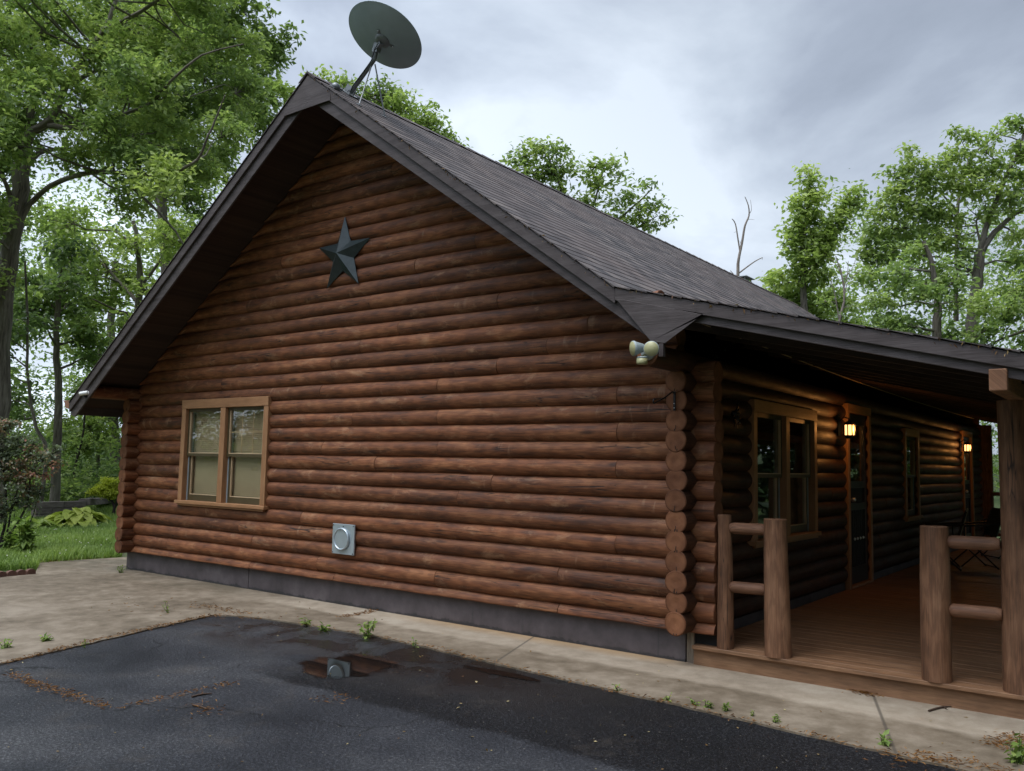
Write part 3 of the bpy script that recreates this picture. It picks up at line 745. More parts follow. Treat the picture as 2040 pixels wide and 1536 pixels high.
for j in range(g):
    for i in range(g): q = j * (g + 1) + i; F.append((q, q + 1, q + g + 2, q + g + 1))
tag(link('ground', np_mesh('ground', V, F, LAWN, smooth=True)), kind='structure')

m = NT('asphalt'); P = m.obj(); sx = m.n('SeparateXYZ', i0=P); X, Y = sx.outputs[0], sx.outputs[1]
wn = m.math('MULTIPLY', m.math('SUBTRACT', m.noise(P, 3.2, 4), .5), .22); big = m.noise(P, .9, 5, .62); fine = m.noise(P, 170, 3, .7)
def half(v, lo, hi): return m.n('MapRange', i0=v, i1=lo, i2=hi, i3=0.0, i4=1.0).outputs[0]
strip = m.math('MULTIPLY', half(m.math('ADD', Y, wn), -2.37, -2.30), half(m.math('ADD', X, wn), 5.6, 6.1))
old = m.ramp(big, [(.32, (.022, .024, .029)), (.5, (.044, .046, .052)), (.68, (.082, .083, .087))])
new = m.ramp(big, [(.3, (.007, .0075, .009)), (.7, (.017, .0175, .020))]); agg = m.noise(P, 55, 4, .75)
c = m.mix(strip, old, new)
c = m.mix(.65, c, m.ramp(fine, [(.32, (.35, .35, .36)), (.5, (.9, .9, .9)), (.72, (2.0, 2.0, 2.05))]), 'MULTIPLY')
c = m.mix(m.math('ADD', .45, m.math('MULTIPLY', strip, .45)), c, m.ramp(agg, [(.40, (.18, .18, .19)), (.5, (.75, .75, .76)), (.58, (1.9, 1.9, 1.92)), (.68, (4.2, 4.0, 3.7))]), 'MULTIPLY')
vor = m.n('TexVoronoi', Vector=P, Scale=26); pick = m.n('SeparateColor', i0=vor.outputs[1]).outputs[0]
speck = m.math('MULTIPLY', m.ramp(vor.outputs[0], [(.09, 1), (.15, 0)]), m.math('GREATER_THAN', pick, .88))
c = m.mix(m.math('MULTIPLY', speck, .7), c, (.30, .28, .24))
v2 = m.n('TexVoronoi', Vector=P, Scale=95); sp2 = m.math('MULTIPLY', m.ramp(v2.outputs[0], [(.16, 1), (.26, 0)]), m.math('GREATER_THAN', m.n('SeparateColor', i0=v2.outputs[1]).outputs[1], .72))
c = m.mix(m.math('MULTIPLY', sp2, m.math('ADD', m.math('MULTIPLY', strip, .45), .12)), c, (.22, .21, .19))
wc = m.n('VectorMath', _operation='ADD', i0=P, i1=m.n('VectorMath', _operation='SCALE', i0=m.n('TexNoise', Vector=P, Scale=2.5, Detail=5.0).outputs[1], Scale=.55).outputs[0]).outputs[0]
cr = m.n('TexVoronoi', _feature='DISTANCE_TO_EDGE', Vector=wc, Scale=.62).outputs[0]
cm = m.math('MULTIPLY', m.ramp(cr, [(.002, 1), (.008, 0)]), m.ramp(m.noise(P, .8, 3), [(.47, 0), (.55, .85)]))
c = m.mix(cm, c, (.006, .006, .006))
# damp stain by the concrete edge, tan wash of pollen and dust
dm = m.noise(P, 1.5, 5, .6, .4); near = m.math('MULTIPLY', half(m.math('ADD', Y, m.math('MULTIPLY', wn, 2)), -2.2, -1.5), half(X, 3.5, 4.1)); far_ = m.math('SUBTRACT', 1.0, half(X, 7.0, 8.6))
wet = m.math('MULTIPLY', m.ramp(dm, [(.34, 0), (.52, 1)]), m.math('MULTIPLY', near, far_))
c = m.mix(m.math('MULTIPLY', wet, .85), c, (.008, .0072, .0068))
tan = m.ramp(m.noise(P, 2.3, 6, .7), [(.56, 0), (.74, .32)]); c = m.mix(tan, c, (.115, .095, .075))
rough = m.math('SUBTRACT', m.ramp(big, [(.3, .50), (.7, .66)]), m.math('MULTIPLY', wet, .40))
m.p(Base_Color=c, Roughness=rough, Specular_IOR_Level=m.math('ADD', .2, m.math('MULTIPLY', wet, .3)))
m.bump(m.math('MULTIPLY', m.math('ADD', m.math('ADD', fine, m.math('MULTIPLY', agg, 2.2)), m.math('MULTIPLY', v2.outputs[0], .5)), m.math('SUBTRACT', 1.0, m.math('MULTIPLY', wet, .85))), .9, .012); ASPH = m.mat
EDGE = [(2.9, -6.5), (4.24, -3.413), (3.6, -1.23), (4.05, -1.02), (5.53, -.885), (7.83, -1.085), (9.82, -1.245), (13.5, -1.5)]
tag(poly_sheet('asphalt_driveway', [(-2, -30), (40, -30), (40, -1.0), (20, -.7), (3.3, -.7), (3.3, -3), (-2, -14)], -.2525, ASPH, .05), kind='structure')

m = NT('concrete'); P = m.obj(); sx = m.n('SeparateXYZ', i0=P); X, Y = sx.outputs[0], sx.outputs[1]
n1 = m.noise(P, 1.1, 6, .6); n2 = m.noise(P, 7, 5, .65); n3 = m.noise(P, 120, 3, .7); w2 = m.math('MULTIPLY', m.math('SUBTRACT', n1, .5), .5)
damp = m.ramp(m.math('ADD', m.math('MULTIPLY', n2, .5), m.math('MULTIPLY', n1, .5)), [(.36, (.090, .068, .044)), (.5, (.168, .132, .092)), (.64, (.26, .213, .158))])
pale = m.ramp(m.math('ADD', m.math('MULTIPLY', n2, .5), m.math('MULTIPLY', n1, .5)), [(.36, (.21, .170, .124)), (.5, (.305, .252, .19)), (.64, (.39, .335, .262))])
Yb = m.math('ADD', Y, m.math('MULTIPLY', X, .028))                # the drip line runs slightly askew
pm = m.math('MULTIPLY', half(m.math('ADD', Yb, m.math('MULTIPLY', w2, .22)), -.33, -.25), half(m.math('ADD', X, m.math('MULTIPLY', w2, 1.4)), 3.1, 3.6))
c = m.mix(pm, damp, pale)
org = m.math('MULTIPLY', m.math('MULTIPLY', half(m.math('ADD', Y, m.math('MULTIPLY', w2, .25)), -.22, -.02), half(X, 4.6, 5.6)), m.math('SUBTRACT', 1.0, half(X, 7.7, 8.3)))
c = m.mix(m.math('MULTIPLY', org, .7), c, (.36, .225, .105))
c = m.mix(m.math('MULTIPLY', m.ramp(n1, [(.52, 0), (.72, .7)]), m.math('SUBTRACT', 1.0, half(X, 2.5, 4.5))), c, (.262, .217, .163))
moss = m.math('MULTIPLY', m.ramp(m.noise(P, 2.6, 5, .7), [(.42, 0), (.62, .8)]), m.math('MULTIPLY', half(Y, -.75, -.1), m.math('SUBTRACT', 1.0, half(X, 1.2, 3.4))))
c = m.mix(moss, c, (.075, .066, .042))
c = m.mix(.4, c, m.ramp(n3, [(.3, (.72, .72, .7)), (.7, (1.15, 1.15, 1.15))]), 'MULTIPLY')
for xj in (6.52, 9.35):
    ln = m.ramp(m.math('ABSOLUTE', m.math('SUBTRACT', m.math('ADD', X, m.math('MULTIPLY', Y, .35)), xj)), [(.006, 1), (.014, 0)]); c = m.mix(m.math('MULTIPLY', ln, .7), c, (.06, .05, .04))
m.p(Base_Color=c, Roughness=.72, Specular_IOR_Level=.35); m.bump(m.math('ADD', n3, m.math('MULTIPLY', n2, .6)), .35, .004); CONC = m.mat
line = []
for a, b in zip(EDGE, EDGE[1:]):
    n = max(1, int(math.dist(a, b) / .1))
    for i in range(n):
        t = i / n; line.append((a[0] + (b[0] - a[0]) * t + random.uniform(-.014, .014), a[1] + (b[1] - a[1]) * t + random.uniform(-.014, .014)))
tag(poly_sheet('concrete_apron', line + [(13.5, -1.5), (13.5, .3), (.3, .3), (.3, 12), (-1.35, 12), (-1.5, .68), (-1.66, -.45), (-.52, -1.03), (-.47, -1.5), (-.6, -6.5)], -.24, CONC, .10), kind='structure')

# puddles: thin sheets of standing water on the asphalt
PUD = ((6.10, -1.78, .42, .46), (7.1, -1.20, .42, .07))
for i, (cx, cy, rx, ry) in enumerate(PUD):
    m = NT('puddle_water'); m.p(Base_Color=(.008, .007, .0065), Roughness=.015, IOR=1.333, Specular_IOR_Level=.26)
    P = m.obj(); m.bump(m.noise(P, 5, 2), .03, .004); sx = m.n('SeparateXYZ', i0=P)
    ex = m.math('DIVIDE', m.math('SUBTRACT', sx.outputs[0], cx), rx); ey = m.math('DIVIDE', m.math('SUBTRACT', sx.outputs[1], cy), ry)
    rd = m.math('ADD', m.math('SQRT', m.math('ADD', m.math('MULTIPLY', ex, ex), m.math('MULTIPLY', ey, ey))), m.math('MULTIPLY', m.math('SUBTRACT', m.noise(P, 5, 5, .65), .5), .9))
    fa = m.n('MapRange', i0=rd, i1=.70, i2=.86, i3=1.0, i4=0.0).outputs[0]
    mx = m.n('MixShader', i0=fa, i1=m.n('BsdfTransparent').outputs[0], i2=m.b.outputs[0]); m.t.links.new(mx.outputs[0], m.out.inputs[0])   # the water thins out to the bare stones
    tag(poly_sheet('puddle', [(cx + rx * 1.25 * math.cos(R(a)), cy + ry * 1.25 * math.sin(R(a))) for a in range(0, 360, 6)], -.2485, m.mat), kind='structure')

# ------------------------------------------------------------------ leaves and trees
def leaves(Cn, size, rng, tone, droop=.35, width=.25, flat=.55, up=1.0):
    N = len(Cn); az = rng.uniform(0, 2 * np.pi, N); el = rng.normal(-droop, .45, N)
    d = np.stack([np.cos(az) * np.cos(el), np.sin(az) * np.cos(el), np.sin(el)], 1)
    nr = rng.normal(0, flat, (N, 3)); nr[:, 2] += up; nr -= d * (nr * d).sum(1)[:, None]; nr /= np.linalg.norm(nr, axis=1)[:, None] + 1e-9
    sd = np.cross(d, nr); s = np.asarray(size)[:, None] * rng.uniform(.7, 1.25, (N, 1))
    a = Cn; b = Cn + d * s; l = Cn + d * s * .5 + sd * s * width + nr * s * .10; r = Cn + d * s * .5 - sd * s * width + nr * s * .10
    V = np.stack([a, l, b, r], 1).reshape(-1, 3); i = np.arange(N)[:, None] * 4
    F = np.concatenate([i + np.array([[0, 3, 2]]), i + np.array([[0, 2, 1]])], 1).reshape(-1, 3)
    T = np.repeat(np.stack([np.clip(tone + rng.normal(0, .12, N), 0, 1), rng.random(N), rng.random(N)], 1), 4, 0)
    return V, F, T
def spray(Cn, n, spread, rng, tone, flatz=.55):
    """n leaf points round each twig end"""
    K = len(Cn); o = rng.normal(0, 1, (K, n, 3)) * np.array([1, 1, flatz]) * spread
    return (Cn[:, None, :] + o).reshape(-1, 3), np.repeat(tone, n)
def foliage(name, Cn, n, spread, size, rng, mat, tone=None, parent=None, **kw):
    Cn = np.asarray(Cn); tone = rng.uniform(.15, .8, len(Cn)) if tone is None else tone
    Pp, T = spray(Cn, n, spread, rng, tone, kw.pop('flatz', .55)); V, F, T = leaves(Pp, np.full(len(Pp), size), rng, T, **kw)
    base = np.array(parent.location) if parent is not None else np.zeros(3)
    return link(name, np_mesh(name, V - base, F, mat, T), parent)

BARK = NT('bark'); m = BARK; lp = m.attr('lp').outputs['Vector']; a_ = m.noise(m.scale(lp, (2.5, 22, 3)), 1, 5, .65, .4); b2 = m.noise(m.scale(lp, (.7, 3, 3)), 1, 4)
m.p(Base_Color=m.mix(m.ramp(b2, [(.5, 0), (.72, .6)]), m.ramp(a_, [(.3, (.05, .042, .034)), (.5, (.16, .138, .115)), (.72, (.28, .25, .215))]), (.16, .17, .12)), Roughness=.9, Specular_IOR_Level=.2); m.bump(a_, .8, .03); BARK = m.mat
BARKD = simple('bark_dark', (.035, .027, .022), .9, var=.4, sc=6)
DEADW = simple('dead_wood_grey', (.26, .215, .19), .85, var=.3, sc=5)
OAK = leafmat('oak_leaves', (.10, .155, .058), (.235, .325, .115), (.40, .48, .165), .5, .42)
LIME = leafmat('young_leaves', (.15, .215, .070), (.30, .395, .125), (.46, .54, .19), .5, .42)
FORE = leafmat('woodland_leaves', (.095, .15, .06), (.22, .31, .115), (.37, .46, .16), .5, .42)
BLOCKER = leafmat('light_blocking_leaves', (.014, .030, .010), (.04, .075, .022), (.09, .13, .04), .3)  # extra dark leaves for the unseen rings that hold light off the cabin
MAPLE = leafmat('bronze_leaves', (.095, .115, .075), (.22, .26, .18), (.40, .18, .13), .4)
GOLD = leafmat('golden_needles', (.34, .38, .04), (.52, .56, .08), (.66, .68, .13), .45)
HOSTA = leafmat('hosta_leaves', (.20, .27, .035), (.38, .44, .08), (.55, .58, .15), .35)
WEED = leafmat('weed_leaves', (.09, .15, .03), (.20, .29, .065), (.34, .42, .13), .4)
GRASS = leafmat('grass_blades', (.11, .18, .045), (.24, .34, .09), (.38, .47, .15), .4)

def curve_pts(pts, n=4):
    """smooth a polyline (Catmull-Rom)"""
    P_ = [np.array(p, float) for p in pts]; out = []
    for i in range(len(P_) - 1):
        p0, p1, p2, p3 = P_[max(i - 1, 0)], P_[i], P_[i + 1], P_[min(i + 2, len(P_) - 1)]
        for j in range(n):
            t = j / n; out.append(.5 * (2 * p1 + (p2 - p0) * t + (2 * p0 - 5 * p1 + 4 * p2 - p3) * t * t + (3 * p1 - p0 - 3 * p2 + p3) * t ** 3))
    out.append(P_[-1]); return out
def twig(mb, a, b, r, rng, n=5, sag=.0):
    L = np.linalg.norm(b - a); mid = [a + (b - a) * t + rng.normal(0, .06, 3) * L * math.sin(math.pi * t) for t in (.35, .7)]
    mb.tube([a, mid[0], mid[1], b], [r, r * .75, r * .5, r * .25], n, caps=False)

def clump_tree(name, label, cat, group, stems, clumps, mat, seed, leaf=.15, n=20, dens=26, bark=None, spread=.17, tone=(.2, .75), airy=1.0):
    """a tree whose limbs are given as real polylines with radii and whose crown is a set of leafy clumps (centre, radius)"""
    rng = np.random.default_rng(seed); n = int(n * 1.35 * airy); leaf = leaf * 1.22; dens = dens * 1.25
    base = np.array(stems[0][0][0]); base = np.array((base[0], base[1], gz(base[0], base[1])))
    t = empty(name, base); tag(t, label, cat, group)
    mb = MB(); nodes = []
    for pts, r0, r1 in stems:
        cp_ = curve_pts(pts, 4); m_ = len(cp_)
        cp_ = [p + rng.normal(0, .25, 3) * (r0 * .35 if 0 < i < m_ - 1 else 0) for i, p in enumerate(cp_)]
        rad = [r0 + (r1 - r0) * (i / (m_ - 1)) ** .8 for i in range(m_)]; mb.tube(cp_, rad, 10 if r0 > .08 else 6, caps=True); nodes += [(p, r) for p, r in zip(cp_[2:], rad[2:])]
    NP = np.array([p for p, r in nodes]); NR = np.array([r for p, r in nodes]); Cn = []; tn = []
    for c, rad in clumps:
        c = np.array(c, float); K = max(4, int(dens * rad ** 2.1)); v = rng.normal(0, 1, (K, 3)); v /= np.linalg.norm(v, axis=1)[:, None]
        pt = c + v * (rng.random((K, 1)) ** .45) * rad * np.array([1, 1, .82]); Cn.append(pt); tn.append(np.clip(rng.normal(np.mean(tone), (tone[1] - tone[0]) / 4) + rng.normal(0, .12, K), .02, .98))
        i0 = np.argmin(np.linalg.norm(NP - c - np.array((0, 0, -rad * .6)), axis=1)); a = NP[i0]; twig(mb, a, c, min(NR[i0] * .6, .035 + .012 * rad), rng, 5)
        for p in pt[: min(K, 9)]: twig(mb, c + (a - c) * .15, p, .012, rng, 4)
    mb.build('trunk', bark or BARK, t)
    foliage('crown', np.concatenate(Cn), n, spread, leaf, rng, mat, np.concatenate(tn), t)
    return t

def pxs(lst, d, jit=None): return [at(q[0], q[1], d + (q[2] if len(q) > 2 else 0)) for q in lst]
def cl(lst, d, rng=None): return [(at(q[0], q[1], d + (q[3] if len(q) > 3 else 0)), q[2] * d / FPX) for q in lst]
def ground_pt(px, py, d):
    p = at(px, py, d); return np.array((p[0], p[1], gz(p[0], p[1]) - .1))
def fill(poly, step, rng, skip=(), keep=.88, rad=(40, 62), dz=2.5):
    """clumps over an irregular crown outline, with depth"""
    xs = [p[0] for p in poly]; ys = [p[1] for p in poly]; out = []
    def inside(x, y):
        c = False; j = len(poly) - 1
        for i in range(len(poly)):
            if (poly[i][1] > y) != (poly[j][1] > y) and x < (poly[j][0] - poly[i][0]) * (y - poly[i][1]) / (poly[j][1] - poly[i][1]) + poly[i][0]: c = not c
            j = i
        return c
    y = min(ys)
    while y < max(ys):
        x = min(xs)
        while x < max(xs):
            px, py = x + rng.uniform(-.45, .45) * step, y + rng.uniform(-.45, .45) * step
            if inside(px, py) and rng.random() < keep and all(math.hypot(px - s[0], py - s[1]) > s[2] for s in skip): out.append((px, py, rng.uniform(*rad), rng.uniform(-dz, dz)))
            x += step
        y += step
    return out
SKIP = [(150, 390, 40), (80, 335, 22), (205, 440, 26)]
rg = np.random.default_rng(11)
# the big oak at the left
D = 18.0
oak_stems = [([ground_pt(-6, 1000, D), at(-4, 860, D), at(4, 640, D), at(20, 500, D), at(36, 400, D), at(46, 310, D)], .205, .165),
  (pxs([(46, 310), (60, 268), (98, 240), (132, 172), (165, 118), (205, 60), (245, -30)], D), .12, .035),
  (pxs([(44, 320), (62, 220), (76, 150), (80, 50), (92, -90)], D + .3), .11, .03),
  (pxs([(28, 470), (58, 408), (100, 372, -.3), (150, 350, -.8), (212, 343, -1.3), (280, 348, -1.8), (342, 345, -2.2), (392, 318, -2.5), (412, 280, -2.7), (432, 230, -2.8), (448, 190, -3)], D), .072, .012),
  (pxs([(46, 335), (76, 306, .3), (110, 298, .8), (150, 296, 1.2)], D), .07, .03),
  (pxs([(96, 250), (150, 256, -.4), (205, 250, -.8), (242, 230, -1.2), (300, 205, -1.6), (342, 160, -2), (402, 110, -2.4), (485, 88, -2.8)], D), .062, .012),
  (pxs([(24, 405, .0), (6, 355, -.5), (-30, 310, -1)], D), .055, .025), (pxs([(14, 455), (-8, 420, .5), (-40, 400, 1)], D), .05, .02),
  (pxs([(262, 372, -1.6), (318, 425, -1.6), (350, 462, -1.6), (372, 500, -1.7)], D), .035, .012), (pxs([(205, 60), (285, 20, -.8), (360, -30, -1.5)], D), .06, .02), (pxs([(132, 172), (210, 130, 1), (270, 90, 1.8)], D), .06, .02)]
oak_poly = [(-140, -120), (470, -120), (480, 30), (520, 120), (515, 200), (470, 290), (420, 345), (330, 385), (330, 440), (230, 380), (140, 300), (60, 300), (20, 380), (60, 470), (-20, 560), (-140, 560)]
clump_tree('oak_tree', 'big oak with a thick grey trunk and long crooked limbs left of the cabin', 'tree', None, oak_stems, cl(fill(oak_poly, 52, rg, SKIP, .9, (36, 56), 2.6), D), OAK, 21, .105, 30, 62, spread=.15, tone=(.2, .85))
# tall trees behind the oak, up to the skyline by the gable
D = 26.0
clump_tree('tall_tree', 'tall leafy tree rising behind the left roof slope to the frame top', 'tree', 'trees left of the cabin',
  [([ground_pt(345, 1000, D), at(338, 640, D), at(328, 470, D), at(318, 330, D), at(330, 180, D), at(390, 20, D), at(420, -80, D)], .22, .05), (pxs([(318, 340), (380, 240, 1), (450, 150, 1.5), (520, 90, 2)], D), .09, .02), (pxs([(325, 420), (270, 330), (230, 240)], D), .08, .02)],
  cl(fill([(180, 60), (300, -90), (500, -90), (505, 8), (560, 34), (592, 105), (580, 155), (545, 225), (500, 290), (450, 350), (370, 420), (250, 330)], 56, rg, (), .92, (36, 56), 2), D), LIME, 22, .16, 22, 30, tone=(.15, .7))
D = 24.0
clump_tree('broad_tree', 'broad pale green tree low between the oak and the left eave', 'tree', 'trees left of the cabin',
  [([ground_pt(268, 1000, D), at(265, 720, D), at(280, 560, D), at(265, 440, D)], .17, .05), (pxs([(272, 600), (200, 520, 1), (150, 470, 1.5)], D), .06, .02), (pxs([(275, 580), (330, 500), (345, 440)], D), .06, .02)],
  cl(fill([(115, 405), (170, 420), (240, 490), (300, 460), (360, 430), (420, 430), (360, 560), (270, 690), (190, 720), (110, 640), (80, 520), (60, 470)], 46, rg, [(205, 440, 24), (190, 690, 30)], .9, (34, 52), 1.8), D), LIME, 23, .15, 20, 26, tone=(.2, .8))
WP = dict(name='woodland_tree', cat='tree', group='woodland trees left of the cabin')
wood_trees = [  # stems in the photo, depth, crown outline, label
  ([(110, 1000), (112, 900), (118, 780), (112, 690), (118, 560)], 22, .135, .06, [(40, 560), (120, 470), (190, 560), (215, 650), (165, 760), (60, 700)], FORE, 'straight grey trunk woodland tree nearest behind the retaining wall'),
  ([(78, 1000), (92, 900), (72, 850), (56, 760), (55, 640), (50, 520)], 20, .06, .025, [(-60, 640), (20, 590), (60, 640), (70, 800), (20, 850), (-60, 820)], FORE, 'thin dark crooked woodland tree left of the straight grey trunk'),
  ([(231, 1000), (229, 900), (226, 780), (222, 640), (230, 520)], 28, .19, .10, [(150, 700), (260, 640), (330, 640), (260, 820), (180, 850)], FORE, 'thick woodland trunk showing close beside the cabin corner logs'),
  ([(194, 1000), (196, 900), (195, 800), (198, 680)], 27, .07, .04, [(130, 800), (210, 760), (240, 850), (180, 910), (120, 880)], LIME, 'slim straight woodland tree in front of the thick corner trunk'),
  ([(138, 1000), (150, 930), (166, 860), (172, 760)], 25, .045, .025, [(105, 830), (160, 800), (200, 870), (150, 930), (100, 910)], LIME, 'leaning sapling with yellow green leaves in the woods'),
  ([(168, 1000), (179, 930), (182, 850), (180, 760)], 29, .05, .03, [(140, 740), (200, 720), (215, 790), (150, 810)], FORE, 'slim dark stemmed woodland tree behind the leaning sapling'),
  ([(10, 1000), (12, 900), (8, 700), (0, 560)], 25, .12, .06, [(-90, 480), (30, 470), (50, 590), (60, 690), (-20, 760), (-90, 740)], FORE, 'woodland tree behind the oak trunk at the frame edge')]
for i, (st, d, r0, r1, poly, mt, lab) in enumerate(wood_trees):
    pts = [ground_pt(st[0][0], st[0][1], d)] + [at(x, y, d) for x, y in st[1:]]
    clump_tree(label=lab, stems=[(pts, r0, r1)], clumps=cl(fill(poly, 48, rg, [(130, 690, 28), (75, 735, 26), (180, 745, 26)], .9, (30, 46), 1.6), d), mat=mt, seed=30 + i, leaf=.15, n=20, dens=30, bark=BARKD if i in (4, 5) else BARK, tone=(.1, .7), **WP)
# behind the ridge
D = 27.0
clump_tree('round_tree', 'rounded bright green tree crown showing over the ridge behind the dish', 'tree', None, [([ground_pt(770, 900, D), at(772, 500, D), at(768, 300, D), at(765, 190, D)], .2, .05), (pxs([(770, 380), (850, 290), (880, 250)], D), .08, .03)],
  cl([(640, 165, 34), (680, 165, 26), (715, 190, 34), (655, 215, 40), (770, 185, 34), (755, 230, 48, 1), (800, 215, 40), (820, 260, 42), (850, 240, 34), (870, 285, 40), (895, 270, 24), (905, 300, 26), (720, 260, 50), (770, 290, 56), (840, 320, 50), (600, 205, 34)], D), LIME, 41, .14, 22, 60, spread=.15, tone=(.25, .85), airy=.8)
D = 23.0
clump_tree('airy_tree', 'airy tree with clumped leaves above the middle of the ridge', 'tree', None, [([ground_pt(1165, 900, D), at(1165, 600, D), at(1160, 470, D), at(1120, 380, D), at(1090, 310, D)], .13, .02), (pxs([(1160, 480), (1185, 400), (1205, 330)], D), .05, .012), (pxs([(1165, 500), (1230, 440), (1275, 400), (1300, 375)], D), .05, .012), (pxs([(1165, 520), (1240, 470), (1310, 430)], D), .04, .01)],
  cl([(1040, 310, 22), (1075, 295, 24), (1105, 300, 22), (1055, 345, 26), (1095, 340, 28), (1130, 335, 22), (1030, 330, 12), (1110, 380, 22), (1175, 335, 20), (1210, 325, 20), (1195, 365, 24), (1230, 350, 14), (1170, 400, 22), (1225, 400, 18), (1255, 385, 18), (1275, 420, 20), (1290, 370, 14), (1305, 410, 18), (1318, 435, 14), (1285, 445, 20), (1240, 435, 22), (1140, 420, 26), (1190, 440, 26), (1100, 410, 20)], D), OAK, 42, .13, 15, 120, spread=.155, tone=(.35, .9), airy=.8)
# bare snag beyond the ridge
D = 30.0
sn = empty('dead_tree', ground_pt(1470, 900, D)); tag(sn, 'bare dead snag with forked grey branches above the far ridge', 'dead tree'); mb = MB()
for pts, r0, r1 in (([(1468, 800), (1470, 560), (1471, 520), (1478, 485), (1484, 450), (1492, 430), (1491, 410), (1484, 392)], .17, .03), ([(1474, 500), (1470, 475), (1466, 450), (1462, 440), (1458, 436)], .075, .035), ([(1471, 545), (1488, 532), (1505, 520), (1519, 513)], .07, .035), ([(1491, 428), (1497, 418), (1495, 398)], .03, .012), ([(1490, 437), (1497, 437), (1503, 438)], .018, .008), ([(1478, 492), (1474, 480)], .03, .015), ([(1519, 513), (1518, 518)], .025, .015), ([(1466, 462), (1462, 463)], .02, .01), ([(1462, 547), (1455, 539)], .04, .03)):
    P_ = curve_pts(pxs(pts, D), 3); mb.tube(P_, [.4 * (r0 + (r1 - r0) * i / (len(P_) - 1)) for i in range(len(P_))], 8)
mb.build('trunk', DEADW, sn)
# right hand trees beyond the porch roof
D = 27.0
clump_tree('twin_topped_tree', 'narrow tree with two leafy tops right of the dead snag', 'tree', 'trees beyond the porch roof', [([ground_pt(1605, 900, D), at(1603, 640, D), at(1598, 520, D), at(1608, 420, D), at(1612, 340, D)], .16, .02), (pxs([(1602, 560), (1650, 500), (1672, 450), (1690, 385)], D), .10, .02)],
  cl([(1605, 335, 14), (1612, 358, 22), (1600, 388, 24), (1628, 395, 24), (1585, 400, 14), (1590, 425, 24), (1615, 430, 28), (1580, 455, 18), (1600, 465, 30), (1625, 470, 24), (1570, 478, 14), (1585, 495, 26), (1612, 505, 32), (1640, 470, 20), (1655, 450, 22), (1670, 425, 22), (1685, 395, 18), (1695, 378, 10), (1708, 392, 12), (1700, 410, 18), (1680, 445, 18), (1640, 500, 26), (1600, 545, 34), (1560, 560, 28), (1630, 550, 30), (1660, 480, 18)], D), LIME, 51, .16, 17, 75, spread=.155, tone=(.35, .9), airy=.8)
D = 26.0
clump_tree('forked_tree', 'large tree with dark forked limbs at the frame edge beyond the porch', 'tree', 'trees beyond the porch roof', [([ground_pt(1932, 900, D), at(1935, 690, D), at(1942, 600, D), at(1950, 530, D), at(1953, 495, D)], .20, .14), (pxs([(1952, 510), (1962, 460), (1975, 425), (1992, 385), (2005, 350), (2030, 300), (2050, 230)], D), .10, .035), (pxs([(1953, 505), (1975, 470), (1995, 450), (2020, 428), (2060, 405)], D), .10, .05), (pxs([(1952, 480), (1945, 440), (1965, 415)], D), .04, .02), (pxs([(1905, 640), (1905, 500), (1910, 400), (1930, 320), (1965, 285), (1990, 262)], D + 1.5), .08, .015), (pxs([(1908, 420), (1870, 380), (1830, 345)], D + 1), .04, .015), (pxs([(1930, 320), (1920, 290), (1910, 270)], D + 1), .02, .008)],
  cl([(2030, 250, 22), (2015, 240, 10), (2045, 300, 40), (2035, 350, 34), (1985, 265, 10), (1960, 300, 22), (1975, 335, 30), (1925, 268, 12), (1905, 262, 8), (1945, 275, 10), (1930, 335, 30), (1900, 310, 24), (1880, 330, 24), (1910, 370, 36), (1855, 340, 22), (1835, 320, 18), (1815, 302, 16), (1808, 330, 20), (1840, 365, 32), (1805, 370, 28), (1775, 345, 12), (1780, 385, 26), (1770, 420, 26), (1810, 415, 34), (1850, 420, 36), (1890, 430, 30), (1960, 380, 34), (1975, 425, 24), (2010, 400, 34), (1745, 425, 16), (1740, 455, 22), (1780, 455, 32), (1830, 470, 36), (1870, 480, 28), (1905, 470, 20), (1730, 480, 18), (1760, 495, 30), (1720, 500, 12), (1745, 520, 26), (1920, 510, 22), (2030, 470, 26), (2035, 520, 30)], D), OAK, 52, .15, 17, 72, spread=.155, tone=(.35, .9), airy=.8)
D = 24.0
clump_tree('bushy_tree', 'dense mid green tree with a thick trunk above the porch roof edge', 'tree', 'trees beyond the porch roof', [([ground_pt(1866, 900, D), at(1866, 700, D), at(1868, 610, D), at(1860, 540, D), at(1840, 480, D)], .17, .05)],
  cl(fill([(1700, 540), (1760, 510), (1830, 500), (1880, 520), (1870, 570), (1840, 610), (1830, 700), (1700, 700)], 50, rg, (), .92, (30, 44), 1.2) + [(1900, 560, 26), (1905, 600, 24), (1895, 670, 24)], D), FORE, 53, .14, 20, 50, tone=(.35, .9))
clump_tree('edge_tree', 'lower leafy tree at the right frame edge beyond the porch', 'tree', 'trees beyond the porch roof', [([ground_pt(2075, 900, D), at(2070, 700, D), at(2060, 600, D), at(2050, 540, D)], .14, .04), (pxs([(2090, 640), (2010, 670, -.5), (1960, 690, -1)], D), .05, .015)],
  cl(fill([(1960, 590), (2010, 540), (2090, 520), (2100, 740), (1900, 740), (1905, 690), (1950, 640)], 50, rg, [(1900, 640, 18)], .9, (30, 42), 1.2), D), FORE, 54, .14, 20, 50, tone=(.25, .85))
D = 28.0
clump_tree('pale_tree', 'pale yellow green tree just behind the far end of the ridge', 'tree', 'trees beyond the porch roof', [([ground_pt(1590, 900, D), at(1590, 690, D), at(1588, 590, D)], .1, .04)],
  cl([(1530, 560, 18), (1520, 590, 22), (1555, 590, 30), (1590, 575, 26), (1560, 620, 34), (1600, 620, 36), (1640, 590, 30), (1640, 640, 34), (1590, 660, 34), (1680, 600, 22), (1690, 650, 24)], D), LIME, 55, .15, 18, 72, tone=(.35, .95))
D = 22.0
